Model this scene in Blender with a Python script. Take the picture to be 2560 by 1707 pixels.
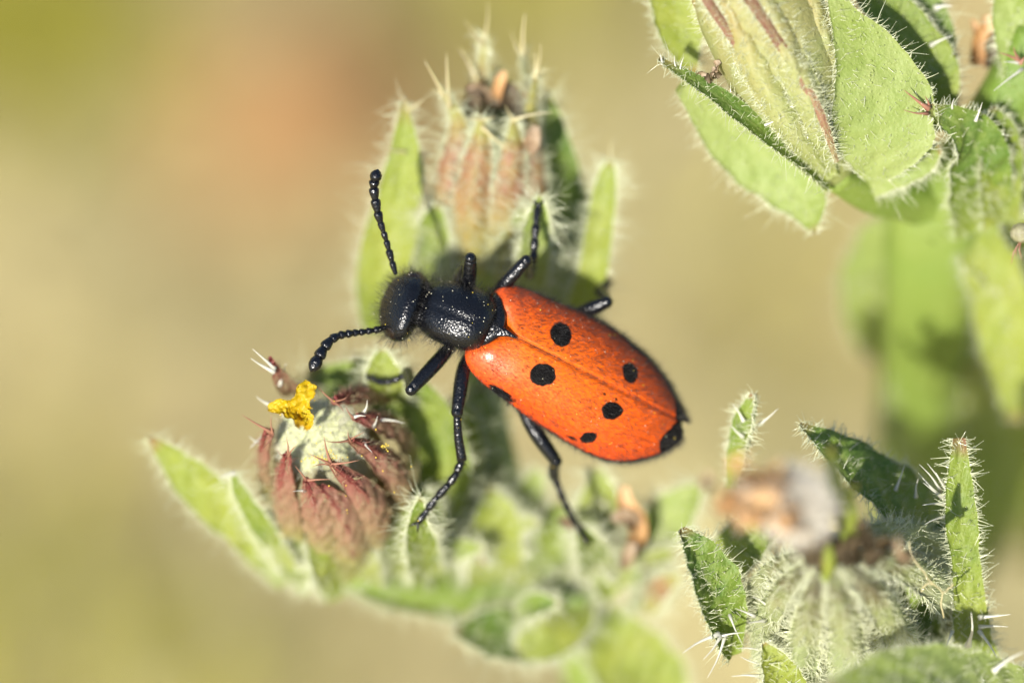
import bpy, math, random
import numpy as np
from mathutils import Vector, Matrix

rng = np.random.RandomState(7)
random.seed(7)
scene = bpy.context.scene
for o in list(bpy.data.objects):
    bpy.data.objects.remove(o, do_unlink=True)
COL = scene.collection

# ------------------------------------------------------------------ camera
S = 0.001                                   # modelling unit: millimetre, scene unit: metre
PITCH = math.radians(35.0)                  # camera looks 55 degrees below the horizon
FOC = Vector((0.0, 0.0, 0.25))              # the beetle sits a quarter of a metre above the ground
DIST = 150.0                                # working distance, mm
cam_d = bpy.data.cameras.new("camera")
cam = bpy.data.objects.new("camera", cam_d)
COL.objects.link(cam)
cam_d.sensor_width = 36.0
cam_d.lens = 150.0
cam_d.clip_start = 0.005
cam_d.clip_end = 500.0
cam.rotation_euler = (PITCH, 0, 0)
RX = np.array(Matrix.Rotation(PITCH, 3, 'X'))
cam.location = FOC + Vector(RX @ np.array([0, 0, DIST * S]))
cam_d.dof.use_dof = True
cam_d.dof.focus_distance = DIST * S
cam_d.dof.aperture_fstop = 14.5
cam_d.dof.aperture_blades = 0
scene.camera = cam

# ------------------------------------------------------------------ world, sun, exposure
sun_rig = np.array([-0.36, -0.20, 0.91]); sun_rig /= np.linalg.norm(sun_rig)
sun_w = RX @ sun_rig
world = bpy.data.worlds.new("World"); scene.world = world
world.use_nodes = True
wn = world.node_tree
sky = wn.nodes.new("ShaderNodeTexSky"); sky.sky_type = 'NISHITA'; sky.sun_disc = False
sky.sun_elevation = math.asin(sun_w[2])
sky.sun_rotation = math.atan2(sun_w[0], sun_w[1])
bg = wn.nodes.get("Background")
bg.inputs["Strength"].default_value = 0.095
wn.links.new(sky.outputs[0], bg.inputs[0])
sl = bpy.data.lights.new("sun", 'SUN'); sl.energy = 4.7; sl.angle = math.radians(0.55); sl.color = (1.0, 0.95, 0.87)
so = bpy.data.objects.new("sun", sl); COL.objects.link(so)
so.rotation_euler = Vector(sun_w).to_track_quat('Z', 'Y').to_euler()
so.location = (0, -1, 3)
scene.view_settings.view_transform = 'Standard'
scene.view_settings.look = 'None'
scene.view_settings.exposure = 0.86
scene.view_settings.gamma = 1.0
scene.render.resolution_x = 1024; scene.render.resolution_y = 682

# ------------------------------------------------------------------ helpers
PPM = 2560.0 / 36.0                          # photo pixels per mm in the plane of focus

def P(px, py, d=0.0):
    k = (DIST - d) / DIST
    return np.array([(px - 1280.0) / PPM * k, -(py - 853.5) / PPM * k, d])

def PA(a):
    a = np.asarray(a, float)
    k = (DIST - a[..., 2]) / DIST
    return np.stack([(a[..., 0] - 1280.0) / PPM * k, -(a[..., 1] - 853.5) / PPM * k, a[..., 2]], -1)

def to_world(V):
    return (np.asarray(V, float) * S) @ RX.T + np.array(FOC)

def from_world(W):
    return ((np.asarray(W, float) - np.array(FOC)) @ RX) / S

def G(px, py, z=0.0):
    """photo pixel -> point where that line of sight meets height z (metres, world)"""
    a = to_world(P(px, py, 0.0)); c = np.array(cam.location)
    t = (z - c[2]) / (a[2] - c[2])
    return c + (a - c) * t

def norm(v):
    v = np.asarray(v, float)
    return v / (np.linalg.norm(v, axis=-1, keepdims=True) + 1e-12)

UPR = norm(np.array([0, math.sin(PITCH), math.cos(PITCH)]))     # world up in rig axes

def catmull(pts, n):
    p = np.asarray(pts, float)
    if len(p) == 2:
        t = np.linspace(0, 1, n)[:, None]
        return p[0] * (1 - t) + p[1] * t
    q = np.vstack([2 * p[0] - p[1], p, 2 * p[-1] - p[-2]])
    m = len(p) - 1
    out = []
    for s in np.linspace(0, m, n):
        i = min(int(s), m - 1); t = s - i
        a, b, c, d = q[i], q[i + 1], q[i + 2], q[i + 3]
        out.append(0.5 * (2 * b + (c - a) * t + (2 * a - 5 * b + 4 * c - d) * t * t + (3 * b - a - 3 * c + d) * t ** 3))
    return np.array(out)

def lerp_list(v, n):
    v = np.atleast_1d(np.asarray(v, float))
    if v.ndim == 1 and len(v) == 1:
        return np.full(n, v[0])
    x = np.linspace(0, 1, len(v))
    return np.interp(np.linspace(0, 1, n), x, v)

def smooth_list(v, n):
    v = np.asarray(v, float)
    return catmull(v[:, None], n)[:, 0]

def tag(o, label=None, cat=None, group=None, kind=None):
    if label: o["label"] = label
    if cat: o["category"] = cat
    if group: o["group"] = group
    if kind: o["kind"] = kind
    return o

BASE = {}                                     # object name -> world base of its thing

def thing(name, base_rig=None, base_world=None, **k):
    o = bpy.data.objects.new(name, None); COL.objects.link(o)
    b = to_world(base_rig) if base_world is None else np.array(base_world, float)
    o.location = b; o.empty_display_size = 0.005
    BASE[o.name] = b
    return tag(o, **k)

def mesh_obj(name, V, faces, mat, parent=None, attrs=None, smooth=True, world_space=False, **k):
    """V in rig mm (or world metres); faces: list of int arrays (M,3) / (M,4)"""
    W = np.asarray(V, float) if world_space else to_world(V)
    me = bpy.data.meshes.new(name)
    if parent is not None:
        b = BASE[parent.name]
    else:
        b = W.mean(0); b = np.array([b[0], b[1], W[:, 2].min()])
    W = W - b
    faces = [np.asarray(f, np.int32) for f in faces if len(f)]
    loops = np.concatenate([f.ravel() for f in faces])
    tot = np.concatenate([np.full(len(f), f.shape[1], np.int32) for f in faces])
    start = np.concatenate([[0], np.cumsum(tot)[:-1]]).astype(np.int32)
    me.vertices.add(len(W)); me.vertices.foreach_set("co", W.astype(np.float32).ravel())
    me.loops.add(len(loops)); me.loops.foreach_set("vertex_index", loops)
    me.polygons.add(len(tot)); me.polygons.foreach_set("loop_start", start)
    me.polygons.foreach_set("use_smooth", np.full(len(tot), smooth, bool))
    if attrs:
        for an, av in attrs.items():
            at = me.attributes.new(an, 'FLOAT', 'POINT')
            at.data.foreach_set("value", np.asarray(av, np.float32))
    me.update(calc_edges=True)
    if mat: me.materials.append(mat)
    o = bpy.data.objects.new(name, me); COL.objects.link(o)
    if parent is not None:
        o.parent = parent
    else:
        o.location = b
    BASE[o.name] = b
    return tag(o, **k)

def grid_faces(n, m, wrap=False, off=0):
    i, j = np.meshgrid(np.arange(n - 1), np.arange(m if wrap else m - 1), indexing='ij')
    a = i * m + j; b = i * m + (j + 1) % m; c = (i + 1) * m + (j + 1) % m; d = (i + 1) * m + j
    return np.stack([a, b, c, d], -1).reshape(-1, 4) + off

def frames(path, n0):
    T = norm(np.gradient(path, axis=0))
    n0 = np.asarray(n0, float)
    if n0.ndim == 1:
        n0 = np.repeat(n0[None], len(path), 0)
    side = norm(np.cross(T, n0))
    nn = norm(np.cross(side, T))
    return T, side, nn

def tube_geo(path, rad, sides=10, flat=1.0, n0=(0, 0, 1), off=0):
    path = np.asarray(path, float); rad = np.asarray(rad, float)
    T, sd, nn = frames(path, n0)
    a = np.linspace(0, 2 * np.pi, sides, endpoint=False)
    V = path[:, None] + rad[:, None, None] * (np.cos(a)[None, :, None] * sd[:, None] + flat * np.sin(a)[None, :, None] * nn[:, None])
    n = len(path)
    V = np.vstack([V.reshape(-1, 3), path[0] - T[0] * rad[0] * .5, path[-1] + T[-1] * rad[-1] * .5])
    q = grid_faces(n, sides, True, off)
    c0 = n * sides + off; c1 = c0 + 1
    j = np.arange(sides)
    t0 = np.stack([(j + 1) % sides + off, j + off, np.full(sides, c0)], -1)
    e = (n - 1) * sides + off
    t1 = np.stack([e + j, e + (j + 1) % sides, np.full(sides, c1)], -1)
    return V, q, np.vstack([t0, t1])

class Geo:
    def __init__(s): s.V = []; s.q = []; s.t = []; s.n = 0; s.at = []
    def tube(s, path, rad, sides=10, flat=1.0, n0=(0, 0, 1), val=0.0):
        V, q, t = tube_geo(path, rad, sides, flat, n0, s.n)
        s.V.append(V); s.q.append(q); s.t.append(t); s.n += len(V)
        s.at.append(np.full(len(V), val) if np.isscalar(val) else np.concatenate([np.repeat(val, sides), [val[0], val[-1]]]))
        return s
    def ball(s, c, r, seg=8, rings=5, axes=None, val=0.0):
        c = np.asarray(c, float); r = np.ones(3) * r
        ax = np.eye(3) if axes is None else np.asarray(axes)
        th = np.linspace(0, np.pi, rings + 2)[1:-1]; a = np.linspace(0, 2 * np.pi, seg, endpoint=False)
        p = np.stack([np.sin(th)[:, None] * np.cos(a), np.sin(th)[:, None] * np.sin(a), np.cos(th)[:, None] * np.ones(seg)], -1).reshape(-1, 3)
        p = np.vstack([p, [0, 0, 1], [0, 0, -1]]) * r
        V = c + p @ ax
        q = grid_faces(rings, seg, True, s.n)[:, ::-1]
        j = np.arange(seg); k = rings * seg + s.n
        t = np.vstack([np.stack([j + s.n, (j + 1) % seg + s.n, np.full(seg, k)], -1),
                       np.stack([(rings - 1) * seg + (j + 1) % seg + s.n, (rings - 1) * seg + j + s.n, np.full(seg, k + 1)], -1)])
        s.V.append(V); s.q.append(q); s.t.append(t); s.n += len(V); s.at.append(np.full(len(V), val))
        return s
    def build(s, name, mat, parent=None, **k):
        fs = [np.vstack(s.q)] if s.q else []
        if s.t: fs.append(np.vstack(s.t))
        return mesh_obj(name, np.vstack(s.V), fs, mat, parent, attrs={"val": np.concatenate(s.at)}, **k)

# ---- hairs: every hair a bent three-sided cone, optionally with a two-pronged anchor tip
def hair_geo(base, dirs, L, r, bend=None, hook=0.0, tipr=0.25):
    n = len(base); d = norm(dirs)
    L = np.broadcast_to(L, (n,))[:, None]; r = np.broadcast_to(r, (n,))[:, None]
    ref = norm(rng.normal(size=(n, 3)))
    s1 = norm(np.cross(d, ref)); s2 = np.cross(d, s1)
    if bend is None: bend = rng.normal(size=(n, 3)) * 0.24
    V = []
    a = [0, 2 * np.pi / 3, 4 * np.pi / 3]
    for f, rr in ((0, 1.0), (0.5, 0.7), (1.0, tipr)):
        c = base + d * L * f + bend * L * f * f
        for x in a:
            V.append(c + r * rr * (math.cos(x) * s1 + math.sin(x) * s2))
    tip = base + d * L * 1.04 + bend * L * 1.04
    V.append(tip)
    idx = []
    for k in (0, 3):
        for j in range(3):
            idx.append((k + j, k + (j + 1) % 3, k + 3 + (j + 1) % 3, k + 3 + j))
    tr = [(6, 7, 9), (7, 8, 9), (8, 6, 9)]
    nv = 10
    if hook > 0:
        for sg in (1, -1):
            e = tip + sg * s1 * r * hook - d * r * hook * 0.45
            b1 = tip + s2 * r * 0.55; b2 = tip - s2 * r * 0.55; b3 = tip - d * r * 1.2
            V += [e, b1, b2, b3]
            tr += [(nv, nv + 1, nv + 2), (nv, nv + 2, nv + 3), (nv, nv + 3, nv + 1)]
            nv += 4
    V = np.stack(V, 1)                                   # n, nv, 3
    off = (np.arange(n) * nv)[:, None, None]
    q = (np.array(idx)[None] + off).reshape(-1, 4)
    t = (np.array(tr)[None] + off).reshape(-1, 3)
    return V.reshape(-1, 3), q, t

def hairs(name, base, dirs, L, r, mat, parent, bend=None, hook=0.0, tipr=0.25, **k):
    if len(base) == 0: return None
    V, q, t = hair_geo(base, dirs, L, r, bend, hook, tipr)
    return mesh_obj(name, V, [q, t], mat, parent, kind="stuff", **k)

def sample(V, quads, n):
    """random points and normals on a quad mesh"""
    tri = np.vstack([quads[:, [0, 1, 2]], quads[:, [0, 2, 3]]])
    a, b, c = V[tri[:, 0]], V[tri[:, 1]], V[tri[:, 2]]
    cr = np.cross(b - a, c - a); ar = np.linalg.norm(cr, axis=1) / 2
    if n < 0: n = int(-n * ar.sum())
    if n < 1: return np.zeros((0, 3)), np.zeros((0, 3))
    i = rng.choice(len(tri), n, p=ar / ar.sum())
    u = rng.rand(n, 1); v = rng.rand(n, 1); f = (u + v) > 1
    u = np.where(f, 1 - u, u); v = np.where(f, 1 - v, v)
    return a[i] + (b - a)[i] * u + (c - a)[i] * v, norm(cr[i])

# ------------------------------------------------------------------ materials
def nodes_of(name):
    m = bpy.data.materials.new(name); m.use_nodes = True
    nt = m.node_tree; b = nt.nodes["Principled BSDF"]
    return m, nt, b

def N(nt, typ, **kw):
    n = nt.nodes.new(typ)
    for k, v in kw.items():
        if k in n.inputs: n.inputs[k].default_value = v
        else: setattr(n, k, v)
    return n

def noise(nt, scale, detail=3.0, rough=0.55, dist=0.0, vec=None):
    if vec is None:
        tc = N(nt, "ShaderNodeTexCoord"); vec = tc.outputs["Object"]
    n = N(nt, "ShaderNodeTexNoise"); n.inputs["Scale"].default_value = scale
    n.inputs["Detail"].default_value = detail; n.inputs["Roughness"].default_value = rough
    n.inputs["Distortion"].default_value = dist
    nt.links.new(vec, n.inputs["Vector"])
    return n

def ramp(nt, fac, stops, interp='LINEAR'):
    r = N(nt, "ShaderNodeValToRGB"); cr = r.color_ramp; cr.interpolation = interp
    while len(cr.elements) < len(stops): cr.elements.new(0.5)
    for e, (p, c) in zip(cr.elements, stops):
        e.position = p; e.color = (*c[:3], 1)
    nt.links.new(fac, r.inputs[0])
    return r

def mixc(nt, fac, a, b, mode='MIX'):
    m = N(nt, "ShaderNodeMix", data_type='RGBA', blend_type=mode)
    for s, v in ((m.inputs[0], fac), (m.inputs[6], a), (m.inputs[7], b)):
        if hasattr(v, "is_linked") or isinstance(v, bpy.types.NodeSocket): nt.links.new(v, s)
        elif isinstance(v, (int, float)): s.default_value = v
        else: s.default_value = (*v[:3], 1)
    return m.outputs[2]

def math_n(nt, op, a, b=0.0, clamp=False):
    m = N(nt, "ShaderNodeMath", operation=op); m.use_clamp = clamp
    for s, v in ((m.inputs[0], a), (m.inputs[1], b)):
        if isinstance(v, bpy.types.NodeSocket): nt.links.new(v, s)
        else: s.default_value = v
    return m.outputs[0]

def bump(nt, h, bsdf, dist, strength=1.0):
    b = N(nt, "ShaderNodeBump"); b.inputs["Distance"].default_value = dist; b.inputs["Strength"].default_value = strength
    nt.links.new(h, b.inputs["Height"]); nt.links.new(b.outputs[0], bsdf.inputs["Normal"])
    return b

def attr(nt, name):
    a = N(nt, "ShaderNodeAttribute"); a.attribute_name = name
    return a.outputs["Fac"]

def translucent_mix(nt, b, col, fac, tint=(1, 1, 1)):
    t = N(nt, "ShaderNodeBsdfTranslucent"); mx = N(nt, "ShaderNodeMixShader"); mx.inputs[0].default_value = fac
    if isinstance(col, bpy.types.NodeSocket):
        nt.links.new(mixc(nt, 1.0, col, tint, 'MULTIPLY'), t.inputs[0])
    else: t.inputs[0].default_value = (*col, 1)
    nt.links.new(b.outputs[0], mx.inputs[1]); nt.links.new(t.outputs[0], mx.inputs[2])
    nt.links.new(mx.outputs[0], nt.nodes["Material Output"].inputs[0])

def leaf_mat(name, stops, c_alt, alt=0.5, rough=0.5, trans=0.46, nscale=900, speck=(0.58, 0.64, 0.24), speck_amt=0.5, tone=0.84):
    """stops: colour ramp base -> tip along the leaf; c_alt: second colour mixed in blotches"""
    m, nt, b = nodes_of(name)
    al = attr(nt, "along")
    n0 = noise(nt, nscale * 0.7, 3)
    wob = math_n(nt, 'ADD', al, math_n(nt, 'MULTIPLY', math_n(nt, 'SUBTRACT', n0.outputs[0], 0.5), 0.16))
    r = ramp(nt, wob, stops)
    n1 = noise(nt, nscale, 4)
    f = math_n(nt, 'MULTIPLY', ramp(nt, n1.outputs[0], [(0.42, (0, 0, 0)), (0.62, (1, 1, 1))]).outputs[0], alt)
    c = mixc(nt, f, r.outputs[0], c_alt)
    # pale pustules at the foot of the hairs
    v = N(nt, "ShaderNodeTexVoronoi"); v.inputs["Scale"].default_value = 4600
    tc = N(nt, "ShaderNodeTexCoord"); nt.links.new(tc.outputs["Object"], v.inputs["Vector"])
    vr = ramp(nt, v.outputs["Distance"], [(0.08, (1, 1, 1)), (0.30, (0, 0, 0))])
    vf = N(nt, "ShaderNodeMix", data_type='RGBA', blend_type='MULTIPLY'); vf.inputs[0].default_value = 1.0
    nt.links.new(vr.outputs[0], vf.inputs[6])
    nt.links.new(ramp(nt, noise(nt, 2600, 3, 0.7).outputs[0], [(0.45, (0, 0, 0)), (0.62, (1, 1, 1))]).outputs[0], vf.inputs[7])
    felt = ramp(nt, noise(nt, 9000, 5, 0.7).outputs[0], [(0.46, (0, 0, 0)), (0.70, (1, 1, 1))])
    c = mixc(nt, math_n(nt, 'MULTIPLY', felt.outputs[0], 0.32), c, speck)
    c = mixc(nt, math_n(nt, 'MULTIPLY', vf.outputs[2], speck_amt), c, speck)
    # pale midrib
    ac = attr(nt, "across")
    mr = ramp(nt, math_n(nt, 'ABSOLUTE', ac), [(0.03, (1, 1, 1)), (0.14, (0, 0, 0))])
    c = mixc(nt, math_n(nt, 'MULTIPLY', mr.outputs[0], 0.22), c, speck)
    # side veins, wandering, and a few small brown blemishes
    vn = math_n(nt, 'ADD', math_n(nt, 'MULTIPLY', al, 9.0), math_n(nt, 'MULTIPLY', math_n(nt, 'ABSOLUTE', ac), -2.2))
    vn = math_n(nt, 'ADD', vn, math_n(nt, 'MULTIPLY', noise(nt, 700, 3).outputs[0], 1.6))
    vn = math_n(nt, 'ABSOLUTE', math_n(nt, 'SUBTRACT', math_n(nt, 'FRACT', vn), 0.5))
    vein = ramp(nt, vn, [(0.0, (1, 1, 1)), (0.10, (0, 0, 0))])
    c = mixc(nt, math_n(nt, 'MULTIPLY', vein.outputs[0], 0.07), c, speck)
    blem = ramp(nt, noise(nt, 1500, 5, 0.7).outputs[0], [(0.66, (0, 0, 0)), (0.74, (1, 1, 1))])
    c = mixc(nt, math_n(nt, 'MULTIPLY', blem.outputs[0], 0.28), c, (0.30, 0.22, 0.08))
    c = mixc(nt, 1.0, c, (tone, tone, tone), 'MULTIPLY')
    nt.links.new(c, b.inputs["Base Color"])
    b.inputs["Roughness"].default_value = rough
    n2 = noise(nt, 5200, 4, 0.6)
    h = math_n(nt, 'ADD', math_n(nt, 'MULTIPLY', n2.outputs[0], 0.6), math_n(nt, 'MULTIPLY', vf.outputs[2], 0.5))
    h = math_n(nt, 'ADD', h, math_n(nt, 'MULTIPLY', n1.outputs[0], 1.2))
    h = math_n(nt, 'SUBTRACT', h, math_n(nt, 'MULTIPLY', vein.outputs[0], 0.07))
    bump(nt, h, b, 0.00009, 0.9)
    translucent_mix(nt, b, c, trans, (1.15, 1.2, 0.42))
    return m

GRN = (0.30, 0.39, 0.045); DGR = (0.13, 0.24, 0.028); YGR = (0.47, 0.51, 0.085); PGR = (0.42, 0.49, 0.15)
CRM = (0.58, 0.56, 0.30); RED = (0.32, 0.06, 0.05); PNK = (0.45, 0.17, 0.12); ORG = (0.42, 0.19, 0.06)
M = {}
M["keel"] = leaf_mat("phyllary_keel_red", [(0.0, (0.44, 0.26, 0.14)), (0.5, (0.38, 0.11, 0.08)), (1.0, (0.32, 0.035, 0.045))], (0.46, 0.20, 0.13), 0.5, speck=(0.5, 0.26, 0.2))
M["bract"] = leaf_mat("bract_green", [(0.0, YGR), (0.35, GRN), (0.9, GRN), (0.985, (0.36, 0.16, 0.09))], DGR, 0.45)
M["bract_dark"] = leaf_mat("bract_dark_green_shaded", [(0.0, GRN), (0.4, DGR), (0.88, (0.14, 0.25, 0.04)), (0.98, (0.30, 0.12, 0.08))], GRN, 0.5, trans=0.4)  # deep green leaves; also holds painted shade of bracts out of the sun
M["bract_pale"] = leaf_mat("bract_pale_green", [(0.0, PGR), (0.5, (0.37, 0.47, 0.12)), (0.93, GRN), (1.0, ORG)], (0.47, 0.54, 0.19), 0.6, trans=0.46)
M["bract_lime"] = leaf_mat("bract_lime", [(0.0, GRN), (0.3, YGR), (0.9, (0.40, 0.46, 0.075)), (1.0, ORG)], (0.34, 0.44, 0.06), 0.4, trans=0.5)
M["phyl_pink"] = leaf_mat("phyllary_pink", [(0.0, YGR), (0.2, (0.50, 0.42, 0.10)), (0.42, (0.48, 0.20, 0.13)), (0.62, (0.44, 0.18, 0.11)), (0.80, (0.44, 0.42, 0.11)), (0.96, (0.45, 0.42, 0.12)), (1.0, RED)], (0.48, 0.34, 0.13), 0.6)
M["phyl_red"] = leaf_mat("phyllary_red", [(0.0, (0.42, 0.44, 0.12)), (0.25, (0.46, 0.30, 0.16)), (0.6, (0.46, 0.21, 0.15)), (1.0, (0.38, 0.09, 0.08))], (0.46, 0.34, 0.18), 0.5, speck=(0.5, 0.3, 0.22))
M["phyl_pale"] = leaf_mat("phyllary_felted", [(0.0, (0.42, 0.52, 0.22)), (0.40, (0.52, 0.57, 0.33)), (0.66, (0.42, 0.42, 0.20)), (0.82, (0.16, 0.11, 0.05)), (1.0, (0.05, 0.035, 0.02))], (0.34, 0.44, 0.13), 0.5, speck=(0.7, 0.7, 0.5))
M["phyl_cream"] = leaf_mat("phyllary_cream", [(0.0, (0.42, 0.48, 0.12)), (0.3, (0.52, 0.54, 0.22)), (0.75, (0.52, 0.47, 0.17)), (1.0, (0.48, 0.30, 0.08))], (0.44, 0.52, 0.18), 0.5, speck=(0.68, 0.68, 0.38))
M["phyl_stripe"] = leaf_mat("phyllary_purple_stripe", [(0.0, (0.50, 0.44, 0.22)), (0.25, (0.52, 0.28, 0.18)), (0.7, (0.30, 0.13, 0.08)), (1.0, (0.22, 0.08, 0.05))], (0.42, 0.22, 0.14), 0.5)
M["core"] = leaf_mat("receptacle", [(0.0, YGR), (0.5, GRN), (0.85, (0.22, 0.17, 0.07)), (1.0, (0.10, 0.07, 0.04))], DGR, 0.4)
M["core_red"] = leaf_mat("receptacle_red", [(0.0, YGR), (0.3, (0.36, 0.32, 0.14)), (0.7, (0.40, 0.32, 0.18)), (1.0, (0.48, 0.48, 0.28))], (0.36, 0.24, 0.13), 0.5)
M["stem"] = leaf_mat("stem_green", [(0.0, (0.30, 0.42, 0.07)), (1.0, (0.20, 0.34, 0.04))], (0.38, 0.46, 0.09), 0.4, nscale=300)
M["dry"] = leaf_mat("dry_floret", [(0.0, (0.20, 0.12, 0.06)), (0.5, (0.50, 0.36, 0.22)), (1.0, (0.58, 0.46, 0.32))], (0.36, 0.20, 0.09), 0.6, speck=(0.6, 0.5, 0.38), trans=0.35)
M["dry_orange"] = leaf_mat("dry_floret_orange", [(0.0, (0.30, 0.15, 0.05)), (0.5, (0.70, 0.40, 0.15)), (1.0, (0.76, 0.52, 0.28))], (0.46, 0.24, 0.09), 0.5, speck=(0.68, 0.5, 0.34), trans=0.35, tone=1.0)
M["dry_dark"] = leaf_mat("dry_floret_dark", [(0.0, (0.09, 0.065, 0.035)), (1.0, (0.30, 0.22, 0.12))], (0.12, 0.09, 0.06), 0.6, speck=(0.25, 0.2, 0.14))
M["petal"] = leaf_mat("petal_yellow", [(0.0, (0.62, 0.36, 0.01)), (0.4, (0.80, 0.56, 0.008)), (1.0, (0.82, 0.62, 0.012))], (0.76, 0.48, 0.006), 0.5, speck=(0.85, 0.66, 0.05), speck_amt=0.2, rough=0.4, tone=0.8)

def hair_mat(name, col, rough=0.25, trans=0.35, spec=0.6):
    m, nt, b = nodes_of(name)
    b.inputs["Base Color"].default_value = (*col, 1); b.inputs["Roughness"].default_value = rough
    b.inputs["Specular IOR Level"].default_value = spec
    if trans: translucent_mix(nt, b, col, trans)
    return m
M["bristle"] = hair_mat("bristle_glassy", (0.66, 0.68, 0.44), 0.14, 0.15, 0.9)
M["fuzz"] = hair_mat("fuzz_white", (0.58, 0.63, 0.30), 0.4, 0.15)
M["spine"] = hair_mat("spine_straw", (0.48, 0.42, 0.22), 0.3, 0.12)
M["spine_white"] = hair_mat("spine_white", (0.64, 0.63, 0.53), 0.25, 0.12)
M["spine_red"] = hair_mat("spine_red", (0.42, 0.20, 0.13), 0.3, 0.3)
M["pappus"] = hair_mat("pappus_white", (0.68, 0.67, 0.52), 0.4, 0.1)
M["pappus_grey"] = hair_mat("pappus_grey", (0.80, 0.75, 0.64), 0.6, 0.15)
M["black_hair"] = hair_mat("black_hair", (0.012, 0.011, 0.010), 0.35, 0)
M["pollen"] = hair_mat("pollen_yellow", (0.85, 0.62, 0.06), 0.4, 0.1)
M["felt"] = hair_mat("felt_cream", (0.42, 0.44, 0.24), 0.9, 0, 0.1)
M["felt_grey"] = hair_mat("felt_grey", (0.58, 0.54, 0.46), 0.9, 0, 0.1)
M["felt_tan"] = hair_mat("felt_tan", (0.56, 0.36, 0.18), 0.9, 0, 0.1)
M["seed"] = leaf_mat("seed_speckled", [(0.0, (0.50, 0.44, 0.36)), (1.0, (0.58, 0.52, 0.42))], (0.24, 0.17, 0.12), 0.6, nscale=6000)
M["dust"] = hair_mat("dust_white", (0.75, 0.70, 0.50), 0.4, 0.1)

def chitin():
    m, nt, b = nodes_of("black_chitin")
    b.inputs["Base Color"].default_value = (0.003, 0.0033, 0.0045, 1)
    n = noise(nt, 9000, 3, 0.6)
    v = N(nt, "ShaderNodeTexVoronoi"); v.inputs["Scale"].default_value = 12500
    tc = N(nt, "ShaderNodeTexCoord"); nt.links.new(tc.outputs["Object"], v.inputs["Vector"])
    h = math_n(nt, 'ADD', math_n(nt, 'MULTIPLY', v.outputs["Distance"], 0.8), n.outputs[0])
    bump(nt, h, b, 0.000021, 0.9)
    r = ramp(nt, noise(nt, 3000, 2).outputs[0], [(0.3, (0.17, 0.17, 0.17)), (0.7, (0.28, 0.28, 0.28))])
    nt.links.new(r.outputs[0], b.inputs["Roughness"])
    b.inputs["Specular IOR Level"].default_value = 0.5
    return m
M["chitin"] = chitin()

def elytra_mat():
    m, nt, b = nodes_of("elytron_orange")
    s = attr(nt, "spot")                       # signed distance to the black marks, photo pixels / 20
    n = noise(nt, 2400, 4, 0.6)
    s2 = math_n(nt, 'ADD', s, math_n(nt, 'MULTIPLY', math_n(nt, 'SUBTRACT', n.outputs[0], 0.5), 0.75))
    k = ramp(nt, math_n(nt, 'ADD', math_n(nt, 'MULTIPLY', s2, 2.2), 0.5), [(0.36, (1, 1, 1)), (0.66, (0, 0, 0))])
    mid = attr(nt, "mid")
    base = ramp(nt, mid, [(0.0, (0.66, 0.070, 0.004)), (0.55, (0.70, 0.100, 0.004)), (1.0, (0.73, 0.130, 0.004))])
    n2 = noise(nt, 15000, 3, 0.65)
    base2 = mixc(nt, ramp(nt, n2.outputs[0], [(0.40, (0.16, 0.16, 0.16)), (0.60, (0, 0, 0))]).outputs[0], base.outputs[0], (0.42, 0.035, 0.004))
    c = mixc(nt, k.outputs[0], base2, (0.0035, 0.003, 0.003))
    nt.links.new(c, b.inputs["Base Color"])
    gl = attr(nt, "gloss")                     # the shoulder is bald and polished, the rest hairy and dull
    nt.links.new(ramp(nt, gl, [(0.0, (0.56, 0.56, 0.56)), (1.0, (0.36, 0.36, 0.36))]).outputs[0], b.inputs["Roughness"])
    sp = ramp(nt, gl, [(0.0, (0.16, 0.16, 0.16)), (1.0, (0.85, 0.85, 0.85))])
    nt.links.new(mixc(nt, k.outputs[0], sp.outputs[0], (0.03, 0.03, 0.03)), b.inputs["Specular IOR Level"])
    h = math_n(nt, 'ADD', math_n(nt, 'MULTIPLY', noise(nt, 11000, 2).outputs[0], 1.0), math_n(nt, 'MULTIPLY', noise(nt, 4500, 2).outputs[0], 0.8))
    bump(nt, h, b, 0.000013, 0.8)
    return m
M["elytra"] = elytra_mat()

# ------------------------------------------------------------------ ground
def ground_mat():
    m, nt, b = nodes_of("dry_ground")
    n1 = noise(nt, 26, 4, 0.55); n2 = noise(nt, 260, 5, 0.6); n3 = noise(nt, 11, 2)
    c = ramp(nt, n1.outputs[0], [(0.30, (0.38, 0.28, 0.12)), (0.5, (0.45, 0.37, 0.17)), (0.7, (0.50, 0.45, 0.22))])
    c2 = mixc(nt, ramp(nt, n3.outputs[0], [(0.5, (0, 0, 0)), (0.72, (0.25, 0.25, 0.25))]).outputs[0], c.outputs[0], (0.42, 0.40, 0.16))
    c3 = mixc(nt, ramp(nt, n2.outputs[0], [(0.35, (0.5, 0.5, 0.5)), (0.6, (0, 0, 0))]).outputs[0], c2, (0.22, 0.15, 0.07))
    nt.links.new(c3, b.inputs["Base Color"]); b.inputs["Roughness"].default_value = 0.95
    bump(nt, n2.outputs[0], b, 0.004, 0.7)
    return m

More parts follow.
